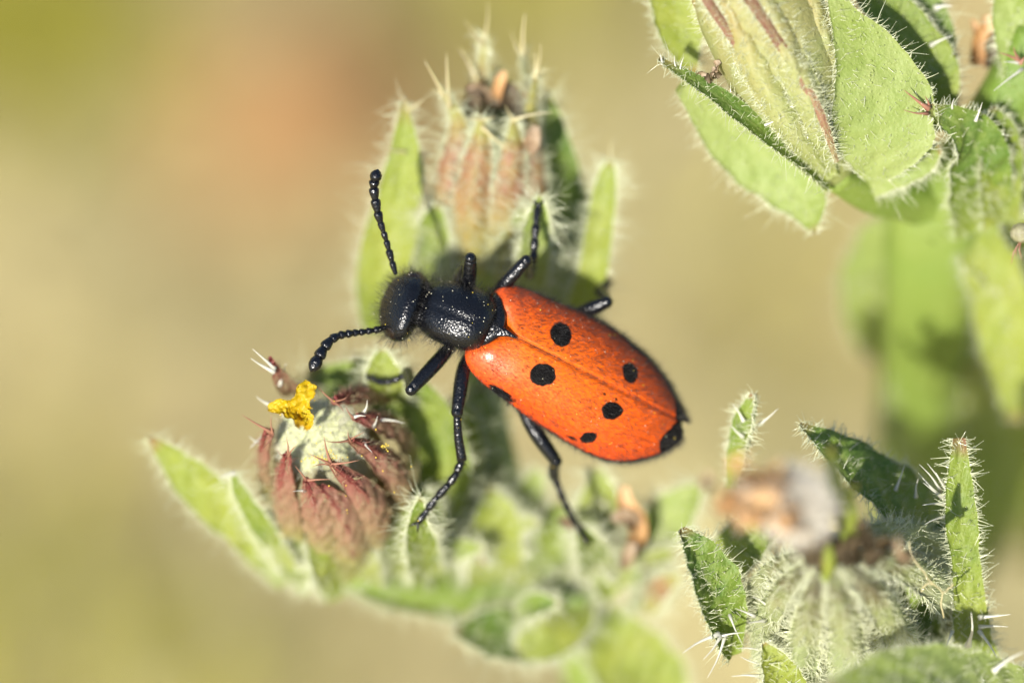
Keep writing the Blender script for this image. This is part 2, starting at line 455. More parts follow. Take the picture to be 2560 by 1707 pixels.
def build_ground():
    # one sheet: fine mesh near the plant, out to the horizon
    rad = np.concatenate([np.linspace(0, 0.5, 60), np.geomspace(0.55, 400, 40)])
    seg = 96
    a = np.linspace(0, 2 * np.pi, seg, endpoint=False)
    X = rad[:, None] * np.cos(a); Y = rad[:, None] * np.sin(a)
    Z = 0.0035 * (np.sin(X * 61 + 1) * np.cos(Y * 47) + 0.6 * np.sin(X * 133 + Y * 101) + 0.3 * np.sin(X * 331 - Y * 287))
    Z = Z * np.clip(rad / 0.02, 0, 1)[:, None]
    Z = Z - Z.max() - 0.0002
    V = np.stack([X, Y + 0.17, Z], -1).reshape(-1, 3)
    mesh_obj("ground", V, [grid_faces(len(rad), seg, True)], ground_mat(), None, world_space=True, kind="structure")
build_ground()

def blade_mat(name, c1, c2, trans=0.3):
    m, nt, b = nodes_of(name)
    r = ramp(nt, attr(nt, "val"), [(0, c1), (1, c2)])
    nt.links.new(r.outputs[0], b.inputs["Base Color"]); b.inputs["Roughness"].default_value = 0.6
    translucent_mix(nt, b, r.outputs[0], trans)
    return m

def blades(name, centers, mat, h, w, lean, **k):
    """flat curved three-segment blades standing or lying on the ground (world metres)"""
    n = len(centers)
    c = np.asarray(centers); az = rng.rand(n) * 2 * np.pi
    hd = np.stack([np.cos(az), np.sin(az), np.zeros(n)], -1)
    L = rng.uniform(h[0], h[1], n)[:, None]; ln = rng.uniform(lean[0], lean[1], n)[:, None]
    sd = np.stack([-np.sin(az), np.cos(az), np.zeros(n)], -1) * rng.uniform(w[0], w[1], n)[:, None]
    V = []
    for f, ww in ((0, 1), (0.35, 0.9), (0.7, 0.6), (1.0, 0.08)):
        p = c + hd * L * f * ln + np.array([0, 0, 1.0]) * L * (f * np.sqrt(np.clip(1 - ln ** 2, 0, 1)) - 0.25 * f * f * ln)
        p[:, 2] = np.maximum(p[:, 2], 0.0003)
        V += [p - sd * ww, p + sd * ww]
    V = np.stack(V, 1); off = (np.arange(n) * 8)[:, None, None]
    q = (np.array([(0, 1, 3, 2), (2, 3, 5, 4), (4, 5, 7, 6)])[None] + off).reshape(-1, 4)
    return mesh_obj(name, V.reshape(-1, 3), [q], mat, None, attrs={"val": np.repeat(rng.rand(n), 8)}, world_space=True, kind="stuff", **k)

def disc(c, r, n):
    a = rng.rand(n) * 2 * np.pi; q = np.sqrt(rng.rand(n)) * r
    return np.stack([c[0] + q * np.cos(a), c[1] + q * np.sin(a), np.full(n, -0.004)], -1)

straw = disc((0, 0.17), 0.32, 5200)
blades("dry_grass", straw, blade_mat("straw", (0.42, 0.34, 0.15), (0.58, 0.53, 0.29)), (0.012, 0.045), (0.0005, 0.0013), (0.75, 0.98),
       label="bleached dry grass and straw littering the ground far below", cat="dry grass")
gpts = np.vstack([disc(G(20, 90), 0.013, 230), disc(G(150, 1680), 0.018, 90), disc(G(1960, 760), 0.014, 18), disc(G(1330, -60), 0.014, 60),
                  disc((0.16, 0.1), 0.05, 500), disc((-0.17, 0.2), 0.06, 600), disc((0.02, 0.34), 0.06, 500)])
blades("green_grass", gpts, blade_mat("grass_green", (0.34, 0.32, 0.035), (0.48, 0.44, 0.07)), (0.010, 0.03), (0.0006, 0.0013), (0.3, 0.9),
       label="low patches of yellowish green grass on the ground far below", cat="grass")

# ------------------------------------------------------------------ leaves and bracts
class Surf:
    """collects the surface of leaf-like parts so that hairs can grow on it"""
    def __init__(s): s.V = []; s.q = []; s.n = 0; s.ep = []; s.ed = []
    def add(s, V, q, ep=None, ed=None):
        s.V.append(V); s.q.append(q + s.n); s.n += len(V)
        if ep is not None: s.ep.append(ep); s.ed.append(ed)
    def all(s): return np.vstack(s.V), np.vstack(s.q)

def leaf(name, parent, pts, w, mat, n=(0, 0, 1), fold=0.25, bulge=0.0, thick=0.16, surf=None, seg=34, cols=13, wav=0.022, rough=0.035):
    """pts: (px, py, depth mm) from base to tip; w: half widths in photo pixels"""
    path = catmull(PA(pts), seg)
    k = (DIST - path[:, 2]) / DIST
    W = np.maximum(smooth_list(w, seg), 0.6) / PPM * k
    n = np.asarray(n, float)
    if n.ndim == 2:
        t = np.linspace(0, 1, seg)[:, None]; n = norm(n[0] * (1 - t) + n[1] * t)
    T, sd, nn = frames(path, norm(n))
    q = np.linspace(-1, 1, cols)
    ph = rng.rand(4) * 6.28
    al = np.linspace(0, 1, seg)
    wv = 1 + wav * np.sin(al * 17 + ph[0])[:, None] * (np.abs(q) > 0.7) + wav * np.sin(al * 29 + ph[1])[:, None] * (np.abs(q) > 0.9)
    lift = fold * np.abs(q)[None] ** 1.3 + bulge * (1 - q[None] ** 2)
    lift = lift + rough * (np.sin(al[:, None] * 23 + q[None] * 4 + ph[2]) + np.sin(al[:, None] * 41 - q[None] * 7 + ph[3]))
    for kk in range(5):
        f1, f2, p1, p2 = rng.uniform(8, 60), rng.uniform(2, 9), rng.rand() * 6.28, rng.rand() * 6.28
        lift = lift + rough * 0.6 * np.sin(al[:, None] * f1 + p1 + 2 * q[None]) * np.sin(q[None] * f2 + p2 + 3 * al[:, None])
    wv = wv + rng.normal(size=(seg, 1)) * 0.018 * (np.abs(q) > 0.8)
    top = path[:, None] + sd[:, None] * (W[:, None] * q[None] * wv)[..., None] + nn[:, None] * (W[:, None] * lift)[..., None]
    th = thick * (1 - 0.75 * np.abs(q) ** 2)[None] * np.minimum(1, W / (0.2 * W.max() + 1e-9))[:, None]
    bot = top - nn[:, None] * th[..., None]
    V = np.vstack([top.reshape(-1, 3), bot.reshape(-1, 3)])
    nv = seg * cols
    ft = grid_faces(seg, cols); fb = grid_faces(seg, cols, off=nv)[:, ::-1]
    i = np.arange(seg - 1)
    def rim(a, b): return np.stack([a, b, b + nv, a + nv], -1)
    e1 = rim((i + 1) * cols, i * cols); e2 = rim(i * cols + cols - 1, (i + 1) * cols + cols - 1)
    j = np.arange(cols - 1)
    e3 = rim(j, j + 1); e4 = rim((seg - 1) * cols + j + 1, (seg - 1) * cols + j)
    F = np.vstack([ft, fb, e1, e2, e3, e4])
    # orient top faces along nn
    a, b, c = V[ft[len(ft) // 2][0]], V[ft[len(ft) // 2][1]], V[ft[len(ft) // 2][2]]
    if np.dot(np.cross(b - a, c - a), nn[seg // 2]) < 0: F = F[:, ::-1]; ft = ft[:, ::-1]; fb = fb[:, ::-1]
    at = {"along": np.tile(np.repeat(al, cols), 2), "across": np.tile(np.tile(q, seg), 2)}
    o = mesh_obj(name, V, [F], mat, parent, attrs=at)
    if surf is not None:
        ep = np.vstack([top[:, 0], top[:, -1], top[-2:-1, cols // 2]]); ed = np.vstack([-sd, sd, T[-1:]])
        surf.add(V, np.vstack([ft, fb]), ep, ed)
    return o

def core(name, parent, pts, rad, mat, surf=None, seg=26, sides=28, flat=1.0, ribs=0, ribamp=0.0):
    path = catmull(PA(pts), seg); k = (DIST - path[:, 2]) / DIST
    R = np.maximum(smooth_list(rad, seg), 0.5) / PPM * k
    V, q, t = tube_geo(path, R, sides, flat)
    if ribs:
        a = np.tile(np.linspace(0, 2 * np.pi, sides, endpoint=False), seg)
        m = 1 + ribamp * np.cos(a * ribs)
        c = np.repeat(path, sides, 0)
        V[:seg * sides] = c + (V[:seg * sides] - c) * m[:, None]
    al = np.concatenate([np.repeat(np.linspace(0, 1, seg), sides), [0, 1]])
    o = mesh_obj(name, V, [q, t], mat, parent, attrs={"along": al, "across": np.ones(len(al))})
    if surf is not None: surf.add(V, q)
    return o

def grow(surf, parent, dens, L, r, mat="bristle", hook=0.0, lean=0.35, name="bristles", edge=0, dirbias=None, tipr=0.3):
    V, q = surf.all()
    p, nrm = sample(V, q, -dens)
    d = nrm + rng.normal(size=p.shape) * lean
    if dirbias is not None: d = d + np.asarray(dirbias)
    if edge and surf.ep:
        ep = np.vstack(surf.ep); ed = np.vstack(surf.ed)
        i = np.repeat(np.arange(len(ep)), edge)
        j = np.minimum(i + 1, len(ep) - 1)
        close = np.linalg.norm(ep[j] - ep[i], axis=1) < 1.5
        t = rng.rand(len(i))[:, None] * close[:, None]
        p = np.vstack([p, ep[i] * (1 - t) + ep[j] * t])
        d = np.vstack([d, norm(ed[i]) + rng.normal(size=(len(i), 3)) * 0.4])
    n = len(p)
    ln = L[0] + (L[1] - L[0]) * rng.rand(n) ** 2.0
    rr = rng.uniform(r[0], r[1], n)
    return hairs(name, p - norm(d) * 0.02, d, ln, rr, M[mat], parent, hook=hook, tipr=tipr)

def spines(parent, rows, mat="spine", name="spine"):
    """each row: base (px,py,d), tip (px,py,d), base radius px"""
    for b, t, r in rows:
        pb, pt = P(*b), P(*t)
        ax = pt - pb; L = np.linalg.norm(ax)
        mid = (pb + pt) / 2 + norm(np.cross(ax, rng.normal(size=3))) * L * 0.05
        path = catmull([pb - ax * 0.05, mid, pt], 6)
        Geo().tube(path, np.array([1.15, 0.60, 0.44, 0.31, 0.19, 0.06]) * r / PPM, 6).build(name, M[mat], parent)

def tuft(parent, at, dirn, n, L, r, mat, spread=0.5, name="spines", hook=0.0):
    p = np.repeat(P(*at)[None], n, 0) + rng.normal(size=(n, 3)) * 0.06
    d = norm(np.asarray(dirn, float)) + rng.normal(size=(n, 3)) * spread
    hairs(name, p, d, rng.uniform(L[0], L[1], n), rng.uniform(r[0], r[1], n), M[mat], parent, hook=hook, tipr=0.15)


# ------------------------------------------------------------------ plant shoots
def stem(parent, pts, rad, surf=None, name="stem", mat="stem", seg=30, sides=20):
    """pts in rig mm, radius in mm; ribbed"""
    path = catmull(np.asarray(pts, float), seg); R = lerp_list(rad, seg)
    V, q, t = tube_geo(path, R, sides, n0=(0.3, 0.2, 1))
    a = np.tile(np.linspace(0, 2 * np.pi, sides, endpoint=False), seg); c = np.repeat(path, sides, 0)
    V[:seg * sides] = c + (V[:seg * sides] - c) * (1 + 0.07 * np.cos(a * 5))[:, None]
    al = np.concatenate([np.repeat(np.linspace(0, 1, seg), sides), [0, 1]])
    o = mesh_obj(name, V, [q, t], M[mat], parent, attrs={"along": al, "across": np.ones(len(al))})
    if surf is not None:
        surf.add(V, q)
    return o

def down_to_ground(p_rig, lean=(0.0, 0.0), n=6):
    w = to_world(p_rig); f = np.linspace(0, 1, n)[:, None]
    e = np.array([w[0] + lean[0], w[1] + lean[1], -0.012])
    pts = w * (1 - f) + e * f
    pts[:, 0] += 0.004 * np.sin(f[:, 0] * 5) ; pts[:, 1] += 0.003 * np.sin(f[:, 0] * 7)
    pts[0] = w
    return from_world(pts), e

def rad_n(pt, c, k=0.0):
    """direction from an axis point outwards, photo coordinates"""
    return norm(P(*pt) - P(*c) + np.array([0, 0, k]))

# ================= shoot that carries the beetle
C_J = (1440, 1500, -9.0)
pts, foot = down_to_ground(P(*C_J), (0.012, 0.004))
shoot = thing("flowering_shoot", base_world=(foot[0], foot[1], 0.0), label="bristly green plant shoot with a pink faded flower head, carrying the beetle", cat="plant")
sf = Surf()
stem(shoot, pts, [1.15, 1.3, 1.5, 1.7, 1.9, 2.1], sf)
stem(shoot, PA([(1225, 760, -9.0), (1212, 900, -9.4), (1225, 1080, -9.8), (1290, 1300, -9.8), (1450, 1515, -9.2)]), [0.95, 0.8, 0.75, 0.85, 1.0], sf, "branch")
stem(shoot, PA([(885, 1420, -7.6), (1000, 1470, -8.4), (1180, 1480, -9.2), (1330, 1480, -9.4), (1450, 1505, -9.2)]), [0.9, 0.75, 0.75, 0.8, 0.9], sf, "branch")
sc = Surf()
for args in [
    (((1240, 1500, -9.4), (1232, 1390, -7.8), (1238, 1300, -6.8), (1228, 1215, -6.6)), (55, 72, 62, 10), "bract_lime", (0.1, 0, 1)),
    (((1430, 1570, -9), (1310, 1590, -7.8), (1210, 1590, -7.2), (1133, 1577, -6.6)), (60, 78, 62, 9), "bract_dark", (0.25, 0.55, 0.75)),
    (((1440, 1480, -9), (1400, 1560, -7.6), (1330, 1610, -7.2), (1290, 1630, -7.2)), (50, 66, 50, 10), "bract_lime", (0, 0.2, 1)),
    (((1490, 1440, -9), (1492, 1320, -7.2), (1500, 1240, -6.6), (1490, 1166, -6.4)), (40, 54, 46, 9), "bract_lime", (-0.2, 0, 1)),
    (((1560, 1440, -9), (1640, 1345, -7.6), (1700, 1270, -7), (1752, 1212, -6.8)), (46, 62, 52, 10), "bract_pale", (-0.3, 0.2, 1)),
    (((1340, 1510, -9.4), (1372, 1400, -8.4), (1392, 1310, -7.8), (1400, 1250, -7.6)), (70, 76, 50, 10), "bract", (0.2, 0, 1)),
    (((1180, 1500, -9.4), (1110, 1400, -8.4), (1076, 1300, -8.0), (1070, 1230, -7.8)), (60, 68, 54, 10), "bract", (0.3, 0.2, 1)),
    (((1480, 1510, -9), (1585, 1420, -7.6), (1640, 1395, -7.2), (1696, 1378, -6.8)), (22, 24, 20, 8), "bract_lime", (0, 0.3, 1)),
    (((1200, 1330, -9.6), (1186, 1180, -9.0), (1196, 1040, -8.6), (1205, 960, -8.6)), (55, 66, 50, 10), "bract", (-0.2, 0, 1)),
    (((1290, 1420, -9.6), (1300, 1300, -8.6), (1330, 1220, -8.2), (1345, 1170, -8.0)), (50, 50, 34, 8), "bract_pale", (0.2, 0.2, 1)),
    (((1150, 1530, -9.0), (1020, 1495, -8.2), (930, 1472, -7.7), (860, 1452, -7.2)), (30, 44, 38, 9), "bract_pale", (0, 0.6, 0.8)),
    (((1505, 1450, -8.6), (1484, 1395, -6.6), (1464, 1348, -5.0), (1450, 1312, -4.6)), (36, 42, 28, 6), "bract", (0, 0.1, 1)),
    (((1500, 1540, -9.2), (1560, 1640, -9.5), (1640, 1720, -10), (1700, 1790, -10.5)), (60, 95, 90, 20), "bract_lime", (0, 0.3, 1)),
]:
    leaf("leaf", shoot, args[0], args[1], M[args[2]], args[3], fold=0.22, surf=sc)
for pts_, w_, m_ in [(((1572, 1400, -7), (1592, 1320, -6), (1562, 1262, -5.6), (1560, 1215, -5.6)), (10, 26, 24, 10), "dry_orange"),
                     (((1600, 1330, -6.2), (1580, 1300, -5.6), (1548, 1290, -5.4), (1530, 1300, -5.4)), (8, 20, 18, 8), "dry"),
                     (((1556, 1420, -6.5), (1566, 1395, -6), (1575, 1372, -5.8), (1590, 1360, -5.8)), (8, 16, 16, 6), "dry"),
                     (((1396, 1298, -5.8), (1416, 1308, -5.2), (1440, 1318, -5.0), (1452, 1330, -5.0)), (6, 13, 14, 6), "dry")]:
    leaf("dead_floret", shoot, pts_, w_, M[m_], (0.2, 0.1, 1), fold=0.5, surf=None, seg=14, thick=0.05, rough=0.12)
for k in range(16):
    x, y = rng.uniform(1080, 1640), rng.uniform(1330, 1560); z = -7.6 + rng.normal() * 0.7; a_ = rng.uniform(-2.6, -0.5); l = rng.uniform(60, 130)
    leaf("leaf", shoot, [(x, y, z - 1.2), (x + l * .5 * math.cos(a_), y + l * .5 * math.sin(a_), z), (x + l * math.cos(a_ + .3), y + l * math.sin(a_ + .3), z + 0.6)], (rng.uniform(12, 30), rng.uniform(18, 34), 5),
         M[("bract", "bract_lime", "bract_dark", "bract_pale", "phyl_pink")[k % 5]], norm(rng.normal(size=3) * 0.5 + [0, 0, 1]), fold=0.4, surf=sc, seg=20, cols=9)
grow(sc, shoot, 11, (0.18, 0.50), (0.014, 0.022), edge=3, name="leaf_bristles")
grow(sf, shoot, 1.6, (0.25, 0.9), (0.014, 0.024), name="stem_bristles")

# ---- flower head behind the beetle (pink faded calyx)
sT = Surf()
headT = core("flower_head", shoot, [(1225, 800, -9.2), (1220, 700, -8.0), (1210, 560, -6.6), (1205, 420, -5.6), (1205, 310, -5.0), (1205, 262, -4.8)], [60, 128, 122, 104, 84, 40], M["core"], None)
for p, w in [([(1150, 690, -6.6), (1112, 560, -5.2), (1128, 420, -4.4), (1146, 310, -4.0), (1106, 226, -3.2)], [30, 38, 34, 22, 5]),
             ([(1200, 700, -6.0), (1176, 560, -4.6), (1190, 430, -3.8), (1204, 340, -3.4), (1200, 286, -2.9)], [34, 46, 40, 22, 5]),
             ([(1250, 700, -6.0), (1262, 560, -4.7), (1276, 430, -3.9), (1284, 350, -3.5), (1282, 296, -3.0)], [34, 44, 38, 22, 5]),
             ([(1300, 690, -6.8), (1334, 560, -5.4), (1336, 430, -4.6), (1326, 300, -4.2), (1341, 182, -3.4)], [30, 38, 34, 22, 5]),
             ([(1190, 420, -6.2), (1200, 300, -5.6), (1204, 200, -5.0), (1211, 88, -4.2)], [24, 24, 14, 4]),
             ([(1300, 420, -6.2), (1312, 320, -5.6), (1314, 230, -5.0), (1307, 128, -4.2)], [24, 24, 15, 4]),
             ([(1250, 400, -6.6), (1256, 300, -6.2), (1250, 220, -5.8), (1244, 180, -5.6)], [24, 22, 13, 4])]:
    leaf("phyllary", headT, p, w, M["phyl_pink"], rad_n(p[1], (1210, 480, -7.2), 0.5), fold=0.0, bulge=0.55, thick=0.16, surf=sT)
sTb = Surf()
for p, w, m, n in [
    ([(965, 830, -8.4), (958, 700, -6.8), (985, 560, -5.4), (1012, 420, -4.4), (1012, 258, -3.4)], [50, 66, 62, 48, 7], "bract_lime", (-0.1, 0, 1)),
    ([(1420, 800, -9.0), (1432, 650, -7.8), (1412, 480, -6.6), (1384, 340, -5.6), (1368, 232, -4.8)], [70, 60, 50, 34, 7], "bract_dark", (0.35, 0, 0.9)),  # in the calyx's shadow; that shade is put into the darker green
    ([(1440, 800, -7.5), (1482, 690, -5.1), (1502, 560, -5.0), (1518, 450, -4.8), (1528, 400, -4.7)], [40, 37, 35, 26, 6], "bract_lime", (-0.25, 0, 1)),
    ([(1070, 780, -8.0), (1072, 660, -6.2), (1086, 570, -5.0), (1096, 510, -4.4)], [55, 56, 44, 7], "bract", (-0.2, 0, 1)),
    ([(1280, 780, -8.0), (1290, 660, -5.8), (1300, 580, -4.8), (1306, 520, -4.2)], [55, 60, 46, 8], "bract_pale", (0.2, 0, 1)),
    ([(1350, 800, -8.8), (1366, 700, -7.2), (1376, 610, -6.6), (1380, 550, -6.4)], [60, 60, 46, 8], "bract_dark", (0.2, 0, 1)),
    ([(1325, 720, -6.6), (1334, 630, -4.2), (1344, 545, -2.8), (1350, 488, -2.5)], [38, 40, 28, 5], "bract_pale", (0.1, 0, 1)),
    ([(1180, 790, -8.4), (1160, 700, -6.4), (1158, 640, -5.6), (1160, 590, -5.2)], [55, 56, 40, 7], "bract_lime", (0, 0, 1)),
]:
    leaf("bract", headT, p, w, M[m], n, fold=0.28, surf=sTb)
for p, w, m in [([(1235, 300, -5.2), (1215, 240, -4.4), (1190, 226, -3.9), (1166, 222, -3.7)], (8, 15, 17, 9), "dry"),
                ([(1230, 280, -5), (1244, 225, -4.4), (1254, 195, -4.2), (1262, 178, -4.2)], (7, 14, 13, 5), "dry_orange"),
                ([(1310, 400, -4.2), (1326, 365, -3.5), (1334, 335, -3.3), (1340, 315, -3.3)], (9, 20, 18, 8), "dry"),
                ([(1180, 320, -5), (1172, 280, -4.5), (1186, 250, -4.3), (1200, 235, -4.3)], (12, 22, 20, 8), "dry_dark"),
                ([(1270, 320, -5.4), (1282, 270, -4.9), (1276, 230, -4.8), (1262, 205, -4.8)], (12, 22, 20, 8), "dry_dark"),
                ([(1225, 320, -5.2), (1226, 285, -4.7), (1236, 262, -4.6), (1250, 250, -4.6)], (12, 20, 16, 8), "dry_dark")]:
    leaf("dead_floret", headT, p, w, M[m], (0.1, 0.2, 1), fold=0.4, seg=14, thick=0.05, rough=0.12)
grow(sT, headT, 26, (0.15, 0.55), (0.014, 0.022), edge=6, hook=2.2)
grow(sTb, headT, 14, (0.12, 0.42), (0.011, 0.018), edge=4, name="bract_bristles")
spines(headT, [((1211, 95, -4.2), (1219, 2, -3.6), 5), ((1206, 110, -4.2), (1158, 48, -3.8), 4.5), ((1309, 132, -4.2), (1313, 32, -3.4), 9), ((1304, 138, -4.2), (1278, 78, -3.9), 4.5),
               ((1190, 196, -4.6), (1145, 118, -4.4), 8), ((1108, 235, -3.2), (1060, 150, -2.6), 7), ((1124, 262, -3.4), (1116, 130, -2.6), 8), ((1341, 186, -3.4), (1352, 108, -2.6), 6), ((1338, 190, -3.4), (1338, 130, -3.0), 8),
               ((1200, 298, -2.9), (1150, 304, -2.4), 5), ((1204, 300, -2.9), (1240, 292, -2.4), 5), ((1210, 320, -3.0), (1290, 384, -2.4), 7), ((1284, 300, -3.0), (1384, 282, -2.6), 6), ((1282, 298, -3), (1262, 262, -2.6), 5),
               ((1016, 262, -3.4), (1006, 244, -3.2), 5), ((1024, 274, -3.4), (1060, 250, -3.0), 5), ((1528, 402, -5), (1530, 350, -4.6), 5), ((1534, 420, -5), (1552, 396, -4.6), 4),
               ((1106, 232, -3.2), (1072, 224, -2.8), 5), ((1340, 184, -3.4), (1372, 172, -3), 5), ((1400, 600, -5.6), (1418, 560, -5.0), 9), ((1010, 380, -4.0), (966, 378, -3.6), 5)])

# ---- red bud in front of the beetle
sL = Surf(); sLk = Surf()
headL = core("flower_head", shoot, [(890, 1420, -8.0), (872, 1330, -6.8), (848, 1220, -4.9), (816, 1135, -3.2), (796, 1100, -2.2)], [60, 120, 145, 135, 50], M["core_red"], None)
AX = (840, 1190, -4.8)
for p, w in [([(945, 1350, -4.6), (938, 1280, -3.0), (892, 1216, -1.7), (824, 1154, -0.4)], [34, 38, 26, 6]),
             ([(815, 1365, -3.8), (802, 1295, -2.6), (784, 1238, -1.6), (765, 1196, -0.8)], [36, 38, 26, 6]),
             ([(730, 1330, -4.6), (716, 1258, -3.2), (712, 1190, -1.9), (720, 1132, -0.8)], [34, 36, 24, 6]),
             ([(672, 1230, -4.8), (668, 1160, -3.4), (668, 1115, -2.0), (677, 1074, -1.0)], [28, 30, 20, 6]),
             ([(1010, 1260, -4.8), (990, 1188, -3.2), (938, 1134, -1.8), (874, 1100, -0.6)], [34, 38, 26, 6]),
             ([(1022, 1140, -5.0), (990, 1080, -3.6), (935, 1052, -2.0), (883, 1044, -1.0)], [34, 36, 24, 6]),
             ([(968, 985, -5.2), (912, 986, -3.4), (866, 996, -2.0), (834, 1004, -1.2)], [28, 30, 20, 6]),
             ([(775, 985, -5.0), (728, 976, -3.4), (700, 944, -2.2), (680, 905, -1.3)], [26, 22, 15, 5]),
             ([(880, 1390, -4.4), (868, 1320, -3.0), (832, 1250, -2.0), (800, 1216, -1.4)], [34, 36, 26, 8])]:
    nr_ = rad_n(p[1], AX, 0.3)
    leaf("phyllary", headL, p, [x * 1.28 for x in w], M["phyl_red"], nr_, fold=0.0, bulge=0.55, thick=0.18, surf=sL, rough=0.06)
    pk = [(x + nr_[0] * 14, y - nr_[1] * 14, z + nr_[2] * 0.27 * s_) for (x, y, z), s_ in zip(p, (0.9, 1.0, 0.8, 0.3))]
    leaf("keel", headL, pk, [7, 10, 9, 5], M["keel"], nr_, fold=0.0, bulge=0.8, thick=0.14, surf=sLk, rough=0.22, cols=7)
# white felt in the middle and the yellow petals that still show
Geo().ball(P(800, 1096, -2.35), np.array([1.55, 1.35, 0.55]), 24, 14).build("felt_cushion", M["felt"], headL)
hn = norm(np.abs(rng.normal(size=(1500, 3))) * np.where(rng.rand(1500, 3) < 0.5, -1, 1) + np.array([0, 0, 0.6])); hn[:, 2] = np.abs(hn[:, 2])
hairs("white_felt", P(800, 1096, -2.35) + hn * np.array([1.52, 1.32, 0.53]), hn * np.array([0.5, 0.5, 1.0]) + rng.normal(size=(1500, 3)) * 0.45, rng.uniform(0.12, 0.42, 1500), rng.uniform(0.012, 0.018, 1500), M["pappus"], headL)
for p, w in [([(752, 1066, -1.5), (748, 1030, -0.8), (758, 992, -0.4), (778, 958, -0.5)], [8, 21, 25, 16]),
             ([(758, 1044, -1.2), (734, 1030, -0.7), (704, 1018, -0.5), (670, 1020, -0.6)], [8, 19, 20, 8]),
             ([(764, 1074, -1.0), (772, 1058, -0.6), (768, 1040, -0.4), (760, 1026, -0.4)], [5, 10, 13, 9])]:
    leaf("petal", headL, p, w, M["petal"], (0.1, 0.2, 1), fold=0.55, thick=0.04, seg=24, cols=11, rough=0.16, wav=0.1)
sLb = Surf()
for p, w, m, n in [
    ([(1030, 1370, -8.0), (1112, 1220, -6.4), (1108, 1090, -5.4), (1020, 985, -4.8), (900, 942, -5.0), (740, 940, -5.6)], [50, 74, 72, 62, 44, 12], "bract", (-0.45, -0.1, 0.85)),
    ([(745, 1440, -8.0), (625, 1316, -6.2), (490, 1196, -5.0), (376, 1092, -4.2)], [60, 66, 60, 9], "bract_lime", (-0.35, -0.25, 0.9)),
    ([(725, 1420, -6.4), (664, 1324, -4.8), (606, 1232, -3.6), (583, 1178, -3.0)], [30, 32, 22, 6], "bract", (-0.4, 0.1, 0.9)),
    ([(885, 1480, -8.4), (860, 1410, -5.6), (810, 1370, -4.6), (770, 1345, -4.2)], [70, 84, 56, 9], "bract_lime", (0, -0.2, 1)),
    ([(975, 1450, -7.8), (1000, 1350, -5.2), (990, 1300, -4.4), (966, 1262, -4.0)], [54, 58, 40, 8], "bract", (0.3, 0, 1)),
    ([(985, 1040, -6.0), (964, 960, -3.4), (956, 910, -3.1), (957, 872, -3.0)], [48, 46, 36, 6], "bract_lime", (0, 0, 1)),
    ([(1080, 1400, -8.2), (1060, 1310, -6.4), (1045, 1250, -5.6), (1040, 1215, -5.2)], [50, 56, 40, 8], "bract", (0.2, 0, 1)),
    ([(1140, 1250, -8.6), (1160, 1150, -7.8), (1150, 1060, -7.4), (1120, 1000, -7.2)], [45, 52, 44, 10], "bract_lime", (-0.1, 0, 1)),
    ([(1066, 1440, -6.6), (1052, 1370, -3.8), (1044, 1310, -2.0), (1052, 1240, -1.4)], [40, 42, 28, 5], "bract", (0.1, 0.1, 1)),
    ([(800, 1460, -7.8), (740, 1385, -6.2), (700, 1330, -5.4), (660, 1275, -5.0)], [50, 50, 34, 8], "bract_pale", (-0.2, 0, 1)),
    ([(930, 900, -8.0), (900, 960, -7.0), (850, 980, -6.6), (800, 985, -6.4)], [30, 40, 34, 8], "bract_dark", (0, 0.4, 0.9)),
]:
    leaf("bract", headL, p, w, M[m], n, fold=0.28, surf=sLb)
grow(sLk, headL, 45, (0.10, 0.42), (0.010, 0.018), mat="spine_red", name="red_bristles", lean=0.6)
grow(sL, headL, 14, (0.10, 0.40), (0.010, 0.016), mat="spine", edge=0, hook=2.0)
grow(sLb, headL, 12, (0.12, 0.42), (0.011, 0.018), edge=4, name="bract_bristles")
spines(headL, [((826, 1156, -0.4), (810, 1090, 0.5), 6), ((824, 1158, -0.4), (773, 1134, 0.4), 5.5), ((830, 1160, -0.4), (898, 1150, 0.4), 5), ((820, 1160, -0.4), (780, 1166, 0), 4),
               ((678, 1080, -1.0), (604, 1036, -0.2), 6), ((682, 1084, -1.0), (678, 1036, -0.4), 4), ((680, 1092, -1.0), (655, 1124, -0.6), 4), ((720, 1134, -0.8), (716, 1094, -0.1), 5), ((722, 1138, -0.8), (742, 1112, -0.2), 4),
               ((765, 1198, -0.8), (736, 1162, 0), 5), ((768, 1200, -0.8), (826, 1198, -0.2), 5), ((764, 1200, -0.8), (756, 1236, -.4), 4), ((874, 1100, -0.6), (812, 1102, 0.3), 5), ((876, 1098, -0.6), (910, 1080, 0.2), 4), ((878, 1104, -0.6), (870, 1076, 0.2), 4),
               ((884, 1044, -1.0), (864, 1016, -0.3), 5), ((836, 1004, -1.2), (788, 960, -0.5), 5), ((838, 1002, -1.2), (868, 992, -0.6), 4), ((836, 1006, -1.2), (860, 1030, -0.4), 4)], "spine_red")
spines(headL, [((684, 918, -1.4), (631, 872, -0.8), 6), ((682, 928, -1.4), (626, 895, -0.8), 7), ((886, 1042, -1), (914, 1040, -0.4), 6), ((910, 1030, -1.2), (918, 1000, -0.5), 6), ((935, 1064, -1.5), (944, 1040, -0.8), 5), ((912, 1108, -1), (930, 1130, -0.4), 5),
               ((940, 1050, -2), (1012, 1058, -1.4), 6), ((586, 1184, -3), (545, 1196, -2.6), 7), ((700, 960, -2.4), (716, 905, -2), 5), ((760, 1226, -1), (732, 1228, -0.4), 5), ((672, 1010, -2), (640, 990, -1.6), 6), ((660, 1090, -2.2), (625, 1120, -1.8), 7), ((655, 1110, -2.4), (622, 1090, -1.9), 6)], "spine_white")
